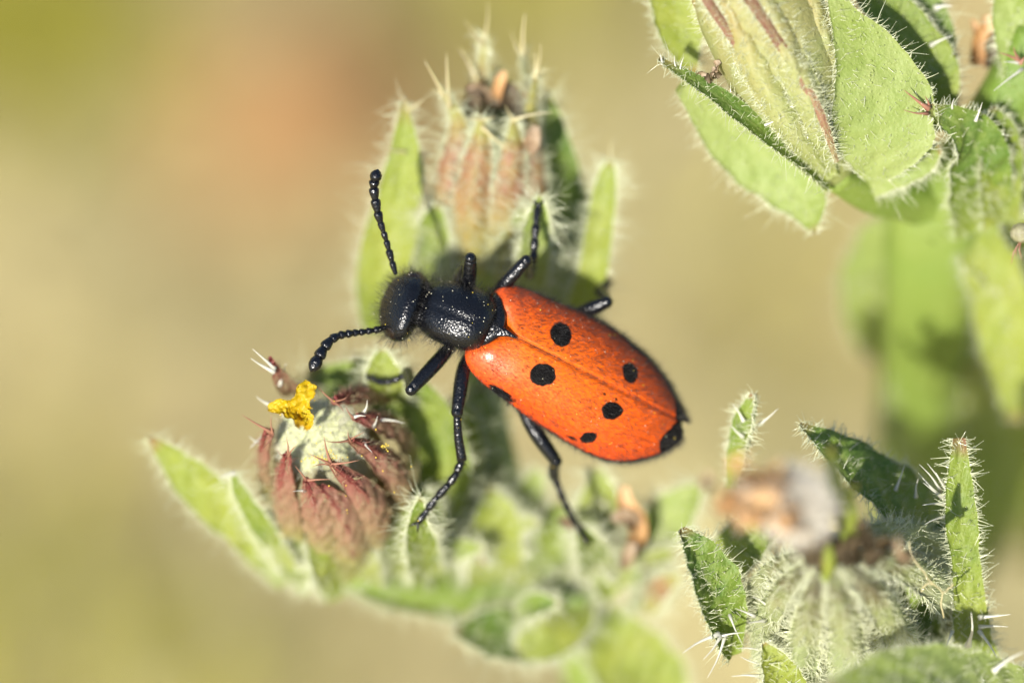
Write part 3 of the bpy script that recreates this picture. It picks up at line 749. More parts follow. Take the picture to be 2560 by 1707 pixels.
# pollen lying on the bud
g = Geo()
for c, n_, sp in [((806, 1146), 60, (26, 5)), ((962, 1116), 14, (4, 5)), ((760, 1030), 20, (40, 30)), ((830, 1140), 30, (12, 8)), ((900, 1180), 14, (60, 60))]:
    for _ in range(n_):
        x, y = c[0] + rng.normal() * sp[0], c[1] + rng.normal() * sp[1]
        g.ball(P(x, y, -0.7 + rng.normal() * 0.15), rng.uniform(0.015, 0.032), 6, 3)
g.build("pollen", M["pollen"], headL, kind="stuff")
grow(sLb, headL, 28, (0.05, 0.20), (0.007, 0.011), mat="fuzz", name="fuzz", edge=3)
grow(sTb, headT, 24, (0.06, 0.24), (0.007, 0.011), mat="fuzz", name="fuzz", edge=3)

grow(sLb, headL, 0, (0.4, 1.0), (0.010, 0.016), name="long_hairs", edge=3)
grow(sTb, headT, 0, (0.4, 1.2), (0.010, 0.016), name="long_hairs", edge=4)
grow(sc, shoot, 0, (0.4, 1.1), (0.011, 0.018), name="long_hairs", edge=3)
# ================= lower right shoot with the withered head
pts, foot = down_to_ground(P(2100, 1770, -6.0), (0.0, -0.004))
shootR = thing("flowering_shoot", base_world=(foot[0], foot[1], 0.0), label="bristly shoot topped by a withered grey and brown flower head with felted pale ribs", cat="plant")
sRs = Surf()
stem(shootR, pts, [1.3, 1.4, 1.6, 1.8, 2.0, 2.1], sRs)
grow(sRs, shootR, 1.5, (0.25, 0.9), (0.014, 0.024), name="stem_bristles")
headR = core("flower_head", shootR, [(2100, 1790, -7.5), (2110, 1660, -5.4), (2115, 1540, -2.6), (2095, 1440, 0.6), (2066, 1385, 3.0)], [90, 160, 165, 110, 60], M["core"], None)
sR = Surf(); AX = (2100, 1530, -2.5)
for p, w in [([(1935, 1690, -4.0), (1916, 1585, -1.6), (1948, 1490, 0.8), (2022, 1405, 3.6)], [30, 44, 34, 10]),
             ([(2000, 1770, -3.4), (2004, 1650, -0.4), (2022, 1545, 1.8), (2048, 1420, 4.4)], [34, 46, 36, 10]),
             ([(2110, 1790, -3.4), (2118, 1650, 0.0), (2108, 1535, 2.2), (2078, 1418, 4.6)], [38, 50, 38, 10]),
             ([(2250, 1740, -4.0), (2252, 1610, -0.6), (2196, 1500, 1.8), (2108, 1405, 4.4)], [38, 50, 38, 10]),
             ([(2390, 1590, -4.2), (2350, 1490, -1.6), (2255, 1415, 1.0), (2126, 1382, 4.0)], [42, 52, 40, 10]),
             ([(2350, 1380, -3.6), (2270, 1345, -1.0), (2180, 1342, 1.4), (2098, 1362, 3.8)], [36, 44, 34, 9]),
             ([(1880, 1560, -4.0), (1900, 1480, -2.0), (1950, 1420, 0.6), (2020, 1385, 3.0)], [30, 38, 32, 9])]:
    leaf("phyllary", headR, p, w, M["phyl_pale"], rad_n(p[1], AX, 0.4), fold=0.0, bulge=0.95, thick=0.2, surf=sR, seg=40, rough=0.06)
sRb = Surf()
for p, w, m, n, fo in [
    ([(1846, 1230, -3.2), (1862, 1120, -2.2), (1878, 1045, -1.7), (1884, 984, -1.4)], [24, 34, 33, 8], "bract", (-0.75, 0.1, 0.65), 0.8),
    ([(2330, 1330, -3.0), (2235, 1242, -2.0), (2110, 1142, -1.2), (2000, 1060, -0.6)], [90, 84, 58, 7], "bract_dark", (0.35, 0.45, 0.8), 0.2),  # turned from the sun; its shaded face is painted with the darker green
    ([(2430, 1600, -1.6), (2416, 1430, -0.8), (2400, 1265, -0.3), (2397, 1095, 0.1)], [50, 38, 40, 16], "bract", (0.1, 0, 1), 0.15),
    ([(1830, 1640, -1.2), (1796, 1520, -0.2), (1752, 1410, 0.2), (1703, 1322, 0.4)], [26, 72, 62, 12], "bract_dark", (0.55, 0.1, 0.8), 0.45),
    ([(1965, 1760, -0.6), (1945, 1690, 0.2), (1926, 1645, 0.5), (1908, 1604, 0.6)], [66, 52, 34, 5], "bract_lime", (0.2, 0.1, 1), 0.5),
    ([(2600, 1790, 1.0), (2430, 1710, 2.6), (2260, 1690, 4.2), (2070, 1730, 5.8)], [100, 92, 76, 24], "bract_pale", (0, 0.55, 0.8), 0.2),
    ([(1780, 1440, -3.4), (1850, 1370, -2.6), (1900, 1330, -2.2), (1950, 1310, -2.0)], [50, 60, 50, 14], "bract", (0, 0.3, 0.9), 0.2),
    ([(2380, 1640, -5.0), (2330, 1560, -4.6), (2300, 1620, -4.0), (2280, 1680, -4.0)], [40, 60, 60, 20], "bract_dark", (0, 0, 1), 0.2),
    ([(2460, 1700, -3.0), (2440, 1620, -2.2), (2430, 1560, -1.8), (2424, 1520, -1.6)], [50, 46, 30, 8], "bract", (0.2, 0, 1), 0.3),
    ([(2380, 1480, -5.0), (2330, 1380, -4.0), (2290, 1300, -3.6), (2260, 1240, -3.4)], [60, 60, 50, 12], "bract_dark", (0.2, 0.2, 1), 0.2),
]:
    leaf("bract", headR, p, w, M[m], n, fold=fo, surf=sRb, seg=40)
# withered florets in front: pale pappus ball, orange brown dry corollas, dark dead tips
Geo().ball(P(1996, 1262, 8.3), np.array([1.05, 1.1, 0.95]), 24, 14).build("pappus_core", M["felt_grey"], headR)
c0 = P(1992, 1262, 8.6); nn_ = 2600
dd = norm(rng.normal(size=(nn_, 3)) + np.array([-0.2, 0.15, 0.3]))
hairs("pappus", c0 + dd * rng.uniform(0.0, 0.75, (nn_, 1)), dd + rng.normal(size=(nn_, 3)) * 0.35, rng.uniform(0.5, 0.95, nn_), rng.uniform(0.02, 0.034, nn_), M["pappus_grey"], headR)
Geo().ball(P(1895, 1240, 9.0), np.array([0.95, 0.75, 0.6]), 20, 12).build("floret_clump", M["felt_tan"], headR)
for k in range(40):
    x, y = 1895 + rng.normal() * 46, 1238 + rng.normal() * 36; a = rng.rand() * 6.28; l = rng.uniform(28, 62); z = 9.3 + rng.normal() * 0.5
    leaf("dead_floret", headR, [(x, y, z), (x + l * .5 * math.cos(a), y + l * .5 * math.sin(a), z + 0.3), (x + l * math.cos(a + .5), y + l * math.sin(a + .5), z + 0.2)], (6, 17, 7), M["dry_orange" if k % 3 else "dry"], norm(rng.normal(size=3) + [0, 0, 1.2]), fold=0.5, seg=10, cols=5, thick=0.05, rough=0.1)
for k in range(46):
    x, y = 2085 + rng.normal() * 70, 1372 + rng.normal() * 30; a = rng.uniform(-2.6, -0.6); l = rng.uniform(40, 80); z = 4.2 + rng.normal() * 0.5
    leaf("dead_floret", headR, [(x, y, z), (x + l * .5 * math.cos(a), y + l * .5 * math.sin(a), z + 0.7), (x + l * math.cos(a + .4), y + l * math.sin(a + .4), z + 1.4)], (7, 12, 4), M["dry_dark" if k % 7 else "dry"], norm(rng.normal(size=3) + [0, 0, 1]), fold=0.4, seg=10, cols=5, thick=0.05, rough=0.1)
stem(headR, PA([(2062, 1400, 3.4), (2030, 1340, 5.6), (2005, 1290, 7.4), (1992, 1262, 8.6)]), [0.7, 0.5, 0.4, 0.3], None, "floret_tube", "dry_dark", 12, 12)
for p, w in [([(2120, 1360, 4.4), (2098, 1240, 5.8), (2080, 1170, 6.6), (2076, 1118, 7.0)], (14, 20, 20, 6)), ([(2126, 1370, 4.4), (2130, 1290, 5.6), (2118, 1245, 6.2), (2140, 1212, 6.6)], (14, 18, 18, 6)),
             ([(2062, 1450, 4.4), (2072, 1410, 5.2), (2064, 1370, 5.6), (2066, 1350, 5.8)], (10, 16, 16, 6))]:
    leaf("phyllary", headR, p, w, M["bract_lime"], (0, 0.2, 1), fold=0, bulge=0.4, seg=14)
grow(sR, headR, 22, (0.18, 0.58), (0.013, 0.021), hook=2.4, edge=8, lean=0.3)
grow(sR, headR, 60, (0.05, 0.22), (0.007, 0.011), mat="fuzz", name="fuzz")
grow(sRb, headR, 13, (0.15, 0.55), (0.012, 0.021), hook=2.2, edge=4, name="bract_bristles", lean=0.3)
grow(sRb, headR, 22, (0.04, 0.16), (0.007, 0.010), mat="fuzz", name="fuzz")
spines(headR, [((1792, 1586, 0.2), (1706, 1632, 1.0), 8), ((1800, 1592, 0.2), (1758, 1648, 0.9), 6), ((1812, 1590, 0), (1768, 1694, 0.8), 6), ((1826, 1540, 0), (1856, 1610, 0.8), 5), ((1800, 1590, 0.1), (1860, 1580, .8), 5),
               ((2350, 1225, -1), (2298, 1160, -0.2), 5), ((2352, 1240, -1), (2296, 1182, -0.2), 6), ((2360, 1215, -1), (2318, 1158, -0.4), 5), ((2370, 1262, -1), (2306, 1262, 0), 8), ((2366, 1244, -1), (2308, 1206, 0), 6), ((2372, 1290, -1), (2312, 1310, 0), 6), ((2374, 1236, -1), (2340, 1180, -0.4), 5),
               ((2452, 1542, -1), (2526, 1535, -0.2), 7), ((2452, 1566, -1), (2520, 1566, -0.2), 6), ((2420, 1610, -0.6), (2428, 1530, 1.2), 9), ((2450, 1580, -1), (2500, 1660, -0.4), 6), ((2488, 1674, 2), (2562, 1628, 2.6), 8), ((2380, 1580, -0.5), (2364, 1630, .5), 5),
               ((1908, 1626, 0.4), (1840, 1620, 0.9), 5), ((1900, 1690, 0.3), (1828, 1690, 0.8), 6), ((1905, 1660, 0.3), (1850, 1640, 0.8), 5), ((1884, 1538, 0.2), (1838, 1520, 0.9), 6), ((1910, 1550, 0.2), (1870, 1556, 0.9), 7), ((1925, 1520, 0.4), (1880, 1490, 1), 6),
               ((1858, 1050, -1.6), (1832, 1010, -1.2), 6), ((1900, 1060, -1.6), (1946, 1020, -1.2), 5), ((1856, 1090, -1.8), (1826, 1060, -1.4), 6), ((2240, 1222, -1.4), (2262, 1160, -0.9), 5), ((2290, 1240, -1.4), (2296, 1196, -0.8), 5)], "spine_white")
# a dry root-like thread caught on the head
thread = thing("dry_thread", P(2360, 1540, 0.8), label="thin tan dry thread with forks lying on the felted ribs of the withered head", cat="thread")
for p in ([(2272, 1352, 1.6), (2282, 1392, 1.6), (2312, 1432, 1.5), (2336, 1460, 1.3), (2356, 1482, 1.1), (2354, 1510, 0.9), (2360, 1542, 0.8)], [(2356, 1482, 1.1), (2372, 1470, 1.1), (2380, 1460, 1.2)], [(2336, 1460, 1.3), (2318, 1458, 1.3), (2304, 1480, 1.1)]):
    q = catmull(PA(p), 16)
    Geo().tube(q + rng.normal(size=q.shape) * 0.02, np.full(16, 0.028), 6).build("strand", M["spine"], thread)

# ================= upper right shoot
pts, foot = down_to_ground(P(2345, 470, -6.5), (-0.004, 0.0))
shootU = thing("flowering_shoot", base_world=(foot[0], foot[1], 0.0), label="tall bristly shoot with a cream flower head striped in purple, on a thick stem", cat="plant")
sU = Surf()
stem(shootU, pts, [1.9, 2.0, 2.1, 2.2, 2.3, 2.4], sU)
stem(shootU, PA([(2085, 440, -2.4), (2180, 480, -4.2), (2280, 490, -5.8), (2345, 520, -6.8)]), [0.55, 0.8, 1.0, 1.3], sU, "branch")
stem(shootU, PA([(2345, 520, -6.8), (2420, 420, -5.5), (2520, 250, -4.0), (2600, 80, -3.0)]), [1.4, 1.3, 1.1, 1.0], sU, "branch")
grow(sU, shootU, 1.6, (0.3, 0.9), (0.016, 0.026), name="stem_bristles")
sUl = Surf()
for p, w, m, n in [
    ([(2440, 580, -5.4), (2446, 440, -3.0), (2424, 335, -1.5), (2310, 264, -0.2)], [55, 84, 62, 7], "bract_dark", (0.1, 0.1, 1)),
    ([(2500, 560, -4.5), (2500, 420, -3.2), (2496, 330, -2.4), (2480, 270, -2.0)], [50, 60, 44, 10], "bract", (0.3, 0, 1)),
    ([(2620, 340, -3.6), (2566, 190, -2.8), (2534, 70, -2.6), (2520, -60, -2.6)], [50, 54, 50, 36], "bract_pale", (-0.2, 0, 1)),
    ([(2320, 500, -7.5), (2430, 540, -7.6), (2550, 620, -8.4), (2680, 720, -9)], [60, 110, 135, 60], "bract_lime", (0, 0.2, 1)),
    ([(2470, 600, -26), (2540, 800, -34), (2570, 1050, -40), (2580, 1400, -46)], [60, 110, 130, 60], "bract_lime", (-0.3, 0.1, 1)),
    ([(2420, 560, -6.8), (2490, 700, -7.5), (2530, 880, -8.5), (2545, 1060, -10)], [50, 72, 74, 20], "bract_lime", (-0.3, 0.1, 1)),
    ([(2360, 560, -8), (2250, 620, -11), (2200, 760, -15), (2190, 900, -19)], [40, 100, 100, 30], "bract_pale", (-0.2, 0, 1)),
    ([(2400, 760, -12), (2330, 900, -15), (2310, 1050, -18), (2320, 1220, -22)], [50, 80, 84, 26], "bract_pale", (0, 0, 1)),
    ([(2450, 900, -14), (2440, 1100, -20), (2430, 1300, -24), (2420, 1500, -28)], [50, 74, 80, 30], "bract", (0.1, 0, 1)),
    ([(2400, 500, -6), (2480, 470, -5.4), (2540, 450, -5.2), (2600, 440, -5)], [60, 80, 80, 60], "bract_lime", (0, 0.3, 1)),
]:
    leaf("leaf", shootU, p, w, M[m], n, fold=0.18, surf=sUl)
grow(sUl, shootU, 8, (0.15, 0.5), (0.014, 0.024), edge=3, name="leaf_bristles", hook=1.8)
headU = core("flower_head", shootU, [(2108, 470, -2.9), (2062, 375, -2.2), (1992, 225, -1.4), (1910, 60, -0.6), (1860, -50, 0.0), (1830, -140, 0.4)], [22, 84, 136, 150, 132, 34], M["phyl_cream"], None)
sUc = Surf(); AX = (1980, 200, -3.0)
for p, w in [([(2072, 440, -1.8), (1978, 310, -0.2), (1888, 155, 0.7), (1806, -30, 1.2)], [20, 42, 46, 40]),
             ([(2084, 430, -1.6), (2034, 280, 0.3), (1962, 120, 1.1), (1880, -60, 1.6)], [18, 38, 42, 36]),
             ([(2000, 370, -2.6), (1892, 230, -1.6), (1806, 90, -0.8), (1740, -60, -0.2)], [20, 38, 42, 36]),
             ([(2088, 400, -1.8), (2080, 230, -0.5), (2044, 60, 0.2), (1992, -70, 0.6)], [14, 32, 38, 32])]:
    leaf("phyllary", headU, p, w, M["phyl_cream"], rad_n(p[1], AX, 0.8), fold=0.0, bulge=0.85, thick=0.2, surf=sUc, seg=40, rough=0.05)
for p, w in [([(1925, 250, 0.25), (1860, 140, 0.95), (1800, 50, 1.4), (1758, -15, 1.6)], [5, 10, 13, 14]), ([(2092, 405, -0.7), (2056, 300, 0.65), (1998, 186, 1.25), (1930, 80, 1.7), (1868, -10, 2.0)], [6, 11, 13, 14, 15])]:
    leaf("phyllary", headU, p, w, M["phyl_stripe"], (-0.1, 0, 1), fold=0.0, bulge=0.4, thick=0.12, surf=sUc)
sUb = Surf()
for p, w, m, n, fo in [
    ([(2186, 452, -1.6), (2202, 370, -0.8), (2206, 280, -0.3), (2168, 150, 0.2), (2104, 30, 0.6), (2080, -60, 0.8)], [28, 118, 132, 92, 34, 16], "bract_pale", (0.1, 0.1, 1), 0.05),
    ([(2340, 330, -3.0), (2322, 190, -2.4), (2256, 80, -2.2), (2160, -40, -2.2)], [40, 72, 66, 48], "bract", (0.25, 0.1, 1), 0.35),
    ([(2360, 240, -3.2), (2330, 100, -3.0), (2280, 0, -3.0), (2230, -80, -3.0)], [30, 56, 60, 50], "bract_dark", (0.3, 0.1, 1), 0.3),
    ([(1680, -140, -2.8), (1690, -10, -2.6), (1704, 90, -2.5), (1730, 188, -2.5)], [70, 72, 54, 12], "bract_lime", (0.1, 0, 1), 0.2),
    ([(2072, 470, -1.7), (1946, 364, -0.6), (1806, 250, -0.1), (1648, 148, 0.2)], [16, 26, 30, 8], "bract_dark", (-0.3, 0.7, 0.6), 0.2),
    ([(1700, 215, -1.8), (1836, 330, -2.8), (1950, 425, -3.2), (2010, 500, -3.2), (2036, 584, -3.0)], [16, 84, 88, 62, 6], "bract_pale", (-0.2, -0.2, 1), 0.1),
    ([(2100, 420, -2.0), (2090, 380, -1.4), (2086, 200, -0.2), (2078, 20, 0.5)], [6, 9, 10, 9], "bract_lime", (-0.3, 0, 1), 0.0),
    ([(2170, 470, -3.0), (2230, 430, -2.4), (2300, 400, -2.2), (2350, 370, -2.0)], [30, 44, 40, 12], "bract_pale", (0, -0.3, 1), 0.2),
]:
    leaf("bract", headU, p, w, M[m], n, fold=fo, surf=sUb, seg=40, rough=0.014)
for k in range(9):
    x, y = 1788 + rng.normal() * 26, 186 + rng.normal() * 13; a = rng.rand() * 6.28; l = rng.uniform(14, 28)
    leaf("dead_floret", headU, [(x, y, -0.3), (x + l * .5 * math.cos(a), y + l * .5 * math.sin(a), 0), (x + l * math.cos(a + .5), y + l * math.sin(a + .5), 0)], (4, 10, 4), M["dry" if k % 3 else "dry_dark"], norm(rng.normal(size=3) + [0, 0, 1.2]), fold=0.5, seg=8, cols=5, thick=0.05, rough=0.1)
for p, w, m in [([(2448, 165, -4.6), (2452, 110, -4.2), (2466, 70, -4.2), (2462, 40, -4.2)], (14, 26, 22, 8), "dry_orange"), ([(2470, 170, -4.2), (2480, 140, -4), (2474, 110, -4), (2486, 80, -4)], (10, 18, 14, 6), "dry_dark"), ([(2430, 160, -4.6), (2440, 120, -4.4), (2446, 90, -4.4), (2430, 50, -4.4)], (8, 14, 14, 5), "dry_orange")]:
    leaf("dead_floret", shootU, p, w, M[m], (0.2, 0.1, 1), fold=0.5, seg=12, thick=0.05, rough=0.12)
grow(sUc, headU, 30, (0.12, 0.45), (0.010, 0.017), hook=2.0, edge=6, lean=0.45)
grow(sUc, headU, 50, (0.05, 0.18), (0.007, 0.010), mat="fuzz", name="fuzz")
grow(sUb, headU, 12, (0.08, 0.40), (0.010, 0.017), hook=2.4, edge=4, name="bract_bristles", lean=0.4)
grow(sUb, headU, 26, (0.03, 0.12), (0.006, 0.009), mat="fuzz", name="fuzz")
spines(headU, [((1655, 158, 0.2), (1650, 134, 0.6), 5), ((1700, 176, 0), (1710, 142, 0.4), 4), ((1690, 170, 0), (1686, 140, 0.4), 4), ((2060, 98, 0.2), (2016, 72, 0.9), 5), ((2062, 102, 0.2), (2036, 102, 0.8), 5), ((2058, 92, 0.2), (2014, 78, .7), 4),
               ((2330, 112, -2.2), (2382, 90, -1.6), 7), ((2342, 20, -2.6), (2382, 16, -2), 9), ((1915, 312, 0), (1962, 290, 0.6), 4)], "spine_white")
spines(shootU, [((2318, 270, -0.2), (2260, 226, 0.5), 8), ((2316, 284, -0.2), (2258, 275, 0.5), 5), ((2322, 262, -0.2), (2312, 240, 0.2), 4), ((2548, 152, -1.8), (2498, 132, -1.2), 7), ((2546, 148, -1.8), (2534, 118, -1.4), 6), ((2552, 158, -1.8), (2566, 140, -1.6), 7)], "spine_red")
spines(shootU, [((2552, 176, -1.8), (2484, 228, -1.2), 5), ((2546, 158, -1.8), (2508, 156, -1.3), 5), ((2440, 300, -1), (2456, 256, -0.4), 5), ((2380, 270, -0.8), (2386, 246, -0.4), 4)], "spine_white")
grow(sUb, headU, 0, (0.3, 0.9), (0.012, 0.020), name="long_hairs", edge=1, hook=1.6)
# pale seed stuck to the leaf at the edge of the view
seed = thing("dry_seed", P(2552, 590, -1.5), label="small speckled whitish dry seed caught among the bristly leaves beside the thick stem", cat="seed")
Geo().ball(P(2554, 582, -1.2), np.array([0.42, 0.36, 0.34]), 14, 9).build("seed_coat", M["seed"], seed)
for e in ((2540, 640), (2528, 660), (2556, 650)):
    Geo().tube(PA([(2552, 602, -1.2), ((2552 + e[0]) / 2 - 6, (602 + e[1]) / 2, -1.1), (e[0], e[1], -1.3)]), np.array([0.03, 0.022, 0.01]), 6).build("awn", M["spine_red"], seed)

# ================= fallen leaf on the ground
fl = G(735, 400); fr = from_world(np.array([[fl[0] - 0.010, fl[1] - 0.010, 0.003], [fl[0] - 0.002, fl[1] - 0.001, 0.006], [fl[0] + 0.006, fl[1] + 0.008, 0.005], [fl[0] + 0.010, fl[1] + 0.014, 0.002]]))
def px_of(p):
    k = DIST / (DIST - p[2]); return (p[0] * k * PPM + 1280, -p[1] * k * PPM + 853.5, p[2])
lm, lnt, lb = nodes_of("fallen_leaf_orange")
lc = ramp(lnt, noise(lnt, 300, 4).outputs[0], [(0.3, (0.30, 0.155, 0.05)), (0.7, (0.38, 0.20, 0.07))]); lnt.links.new(lc.outputs[0], lb.inputs["Base Color"]); lb.inputs["Roughness"].default_value = 0.7
bump(lnt, noise(lnt, 700, 4).outputs[0], lb, 0.0006)
o = leaf("fallen_leaf", None, [px_of(p) for p in fr], (60, 230, 210, 20), lm, UPR, fold=0.12, thick=0.3, seg=24)
tag(o, label="dry orange brown leaf lying on the straw covered ground", cat="leaf")
# ------------------------------------------------------------------ beetle
beetle = thing("beetle", P(1350, 900, -3.0), label="orange beetle with black spots, black hairy head and thorax, clinging to bristly plant", cat="beetle")
SU = np.array([0.892, 0.452]); SV = np.array([-0.452, 0.892])      # along the suture, across it (towards the lower side)
OR = np.array([1271.0, 833.0])
R_OUT = np.array([(-85, -62), (-72, -90), (-56, -108), (-12, -119), (67, -124), (141, -131), (203, -131), (258, -124), (335, -106), (402, -77), (454, -42), (492, -14), (505, -4)], float)
L_OUT = np.array([(-82, 62), (-75, 92), (-57, 116), (-23, 134), (22, 145), (88, 156), (153, 167), (217, 174), (279, 178), (340, 177), (391, 164), (436, 137), (479, 97), (503, 58), (508, 36)], float)
R_IN = np.array([(0, -1), (120, -1), (250, 0), (380, 0), (460, 0), (490, -1), (503, -2)], float)
L_IN = np.array([(0, 1), (120, 1), (250, 0.5), (380, 0.5), (440, 1), (478, 6), (500, 18)], float)

def resample(c, n):
    f = catmull(c, 400)
    s = np.concatenate([[0], np.cumsum(np.linalg.norm(np.diff(f, axis=0), axis=1))]); s /= s[-1]
    t = np.linspace(0, 1, n)
    return np.stack([np.interp(t, s, f[:, 0]), np.interp(t, s, f[:, 1])], -1)

def hw_tables():
    u = np.linspace(-90, 510, 200)
    fr = catmull(R_OUT, 300); fl = catmull(L_OUT, 300)
    r = np.interp(u, np.maximum.accumulate(fr[:, 0]), -fr[:, 1]); l = np.interp(u, np.maximum.accumulate(fl[:, 0]), fl[:, 1])
    return u, r, l
HU, HR, HL = hw_tables()

def ely_z(u, v):
    r = np.interp(u, HU, HR); l = np.interp(u, HU, HL)
    c = (l - r) / 2; h = (l + r) / 2
    s = np.clip((v - c) / np.maximum(h, 1), -1, 1)
    H = 1.45 * np.sin(np.clip((u + 150) / 420, 0, 1) * np.pi / 2) ** 0.7 * np.clip(h / 145, 0, 1.1) ** 0.8
    z = H * (1 - np.abs(s) ** 2.3) ** 0.62
    z = z - 0.0022 * (-(v))*(-1) * 0 + 0.0022 * v * 1.0                       # the body leans: upper side lies deeper
    return z - 1.30 - 0.0030 * np.clip(u, -90, None), s

def uv_px(u, v):
    return OR[0] + u * SU[0] + v * SV[0], OR[1] + u * SU[1] + v * SV[1]

SPOTS = {"R": [(1402, 835, 26, 31, -15), (1575, 931, 19, 26, -10), (1588, 858, 44, 12, 48)],
         "L": [(1357, 936, 31, 29, 0), (1530, 1027, 27, 23, 0), (1472, 1095, 24, 14, -20), (1254, 985, 36, 12, 30), (1512, 985, 5, 3, 30), (1541, 997, 4, 4, 0), (1432, 1096, 12, 4, 20)]}

ely_data = []
def elytron(side):
    n, m = 190, 90
    I = resample(R_IN if side == "R" else L_IN, n); O = resample(R_OUT if side == "R" else L_OUT, n)
    qn = np.sin(np.linspace(0, 1, m) * np.pi / 2)
    uv = I[:, None] * (1 - qn[None, :, None]) + O[:, None] * qn[None, :, None]
    u, v = uv[..., 0], uv[..., 1]
    z, s = ely_z(u, v)
    z = z - 0.10 * np.exp(-(v / 5.0) ** 2)                                   # seam
    i = np.linspace(0, 1, n)[:, None]
    z = z - 0.22 * np.exp(-(i / 0.035) ** 2)                                 # rolled front edge
    px, py = uv_px(u, v)
    gloss = np.zeros(px.shape)
    for (cx_, cy_) in ((1222, 886), (1272, 746)):                            # shoulder knobs
        kk = np.exp(-(((px - cx_) ** 2 + (py - cy_) ** 2) / 38.0 ** 2)); z = z + 0.12 * kk
        gloss = np.maximum(gloss, np.exp(-(((px - cx_) ** 2 + (py - cy_) ** 2) / 58.0 ** 2)))
    V = PA(np.stack([px, py, z], -1))
    # under side: margin turned in
    f = 0.93
    px2, py2 = uv_px((u - 200) * f + 200, (v - 15) * f + 15)
    Vb = PA(np.stack([px2, py2, z - 0.16], -1))
    nv = n * m
    ft = grid_faces(n, m); fb = grid_faces(n, m, off=nv)[:, ::-1]
    def rim(a, b): return np.stack([a, b, b + nv, a + nv], -1)
    ii = np.arange(n - 1); jj = np.arange(m - 1)
    F = np.vstack([ft, fb, rim((ii + 1) * m, ii * m), rim(ii * m + m - 1, (ii + 1) * m + m - 1), rim(jj, jj + 1), rim((n - 1) * m + jj + 1, (n - 1) * m + jj)])
    if side == "L": pass
    sd = np.full(px.shape, 9.0)
    for cx, cy, a, b, rot in SPOTS[side]:
        r = math.radians(rot); dx, dy = px - cx, py - cy
        ex = dx * math.cos(r) + dy * math.sin(r); ey = -dx * math.sin(r) + dy * math.cos(r)
        k = np.sqrt((ex / a) ** 2 + (ey / b) ** 2)
        sd = np.minimum(sd, (k - 1) * min(a, b) / 20.0)
    if side == "L":
        sd = np.minimum(sd, np.maximum(-((px - 1668) * 0.724 + (py - 1079) * 0.69), -(px - 1648)) / 20.0)
    else:
        sd = np.minimum(sd, np.maximum(-(px - 1688), -(py - 985)) / 20.0)
    # dark lateral margin and dark front lobe beside the thorax
    edge = np.minimum(np.interp(u, HU, HR) + v, np.interp(u, HU, HL) - v)
    lim = np.interp(u, [-90, 60, 300, 420, 510], [-6, -2, 3, 7, 12])
    sd = np.minimum(sd, (edge - lim) / 20.0)
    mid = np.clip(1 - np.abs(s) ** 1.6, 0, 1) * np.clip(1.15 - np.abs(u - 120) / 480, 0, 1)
    V2 = np.vstack([V.reshape(-1, 3), Vb.reshape(-1, 3)])
    a, b, c = V2[ft[2000][0]], V2[ft[2000][1]], V2[ft[2000][2]]
    if np.cross(b - a, c - a)[2] < 0: F = F[:, ::-1]; ft = ft[:, ::-1]
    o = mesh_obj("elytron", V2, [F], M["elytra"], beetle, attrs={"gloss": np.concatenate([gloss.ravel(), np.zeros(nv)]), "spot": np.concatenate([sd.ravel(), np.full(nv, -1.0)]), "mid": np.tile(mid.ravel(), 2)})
    ely_data.append((V.reshape(-1, 3), ft))
    return o
elR = elytron("R"); elL = elytron("L")

# body: head, neck, thorax and abdomen as one continuous lofted surface
ST = np.array([  # px, py, half width px, half height mm, depth mm, axis angle
    (954, 753, 14, 0.22, -1.75, 16), (960, 754, 44, 0.48, -1.66, 16), (973, 757, 68, 0.74, -1.50, 16), (992, 762, 84, 0.92, -1.36, 16),
    (1014, 767, 90, 1.00, -1.22, 16), (1034, 770, 86, 0.92, -1.18, 17), (1047, 770, 74, 0.74, -1.24, 18), (1055, 767, 63, 0.62, -1.30, 19),
    (1064, 763, 59, 0.70, -1.26, 20), (1082, 766, 69, 0.84, -1.22, 21), (1108, 775, 79, 0.96, -1.12, 22), (1138, 785, 82, 1.02, -1.00, 22),
    (1168, 796, 82, 1.02, -0.92, 23), (1198, 807, 76, 0.97, -0.92, 24), (1220, 816, 66, 0.84, -1.00, 25), (1232, 821, 61, 0.70, -1.14, 26),
    (1240, 825, 76, 0.70, -1.26, 27), (1252, 831, 86, 0.72, -1.45, 28), (1275, 848, 98, 0.86, -1.75, 28), (1350, 890, 116, 0.95, -2.25, 28),
    (1450, 955, 130, 1.0, -2.65, 28), (1550, 1015, 122, 0.92, -2.95, 28), (1630, 1055, 88, 0.7, -3.0, 28), (1680, 1076, 48, 0.4, -2.95, 28), (1700, 1084, 12, 0.12, -2.9, 28)])
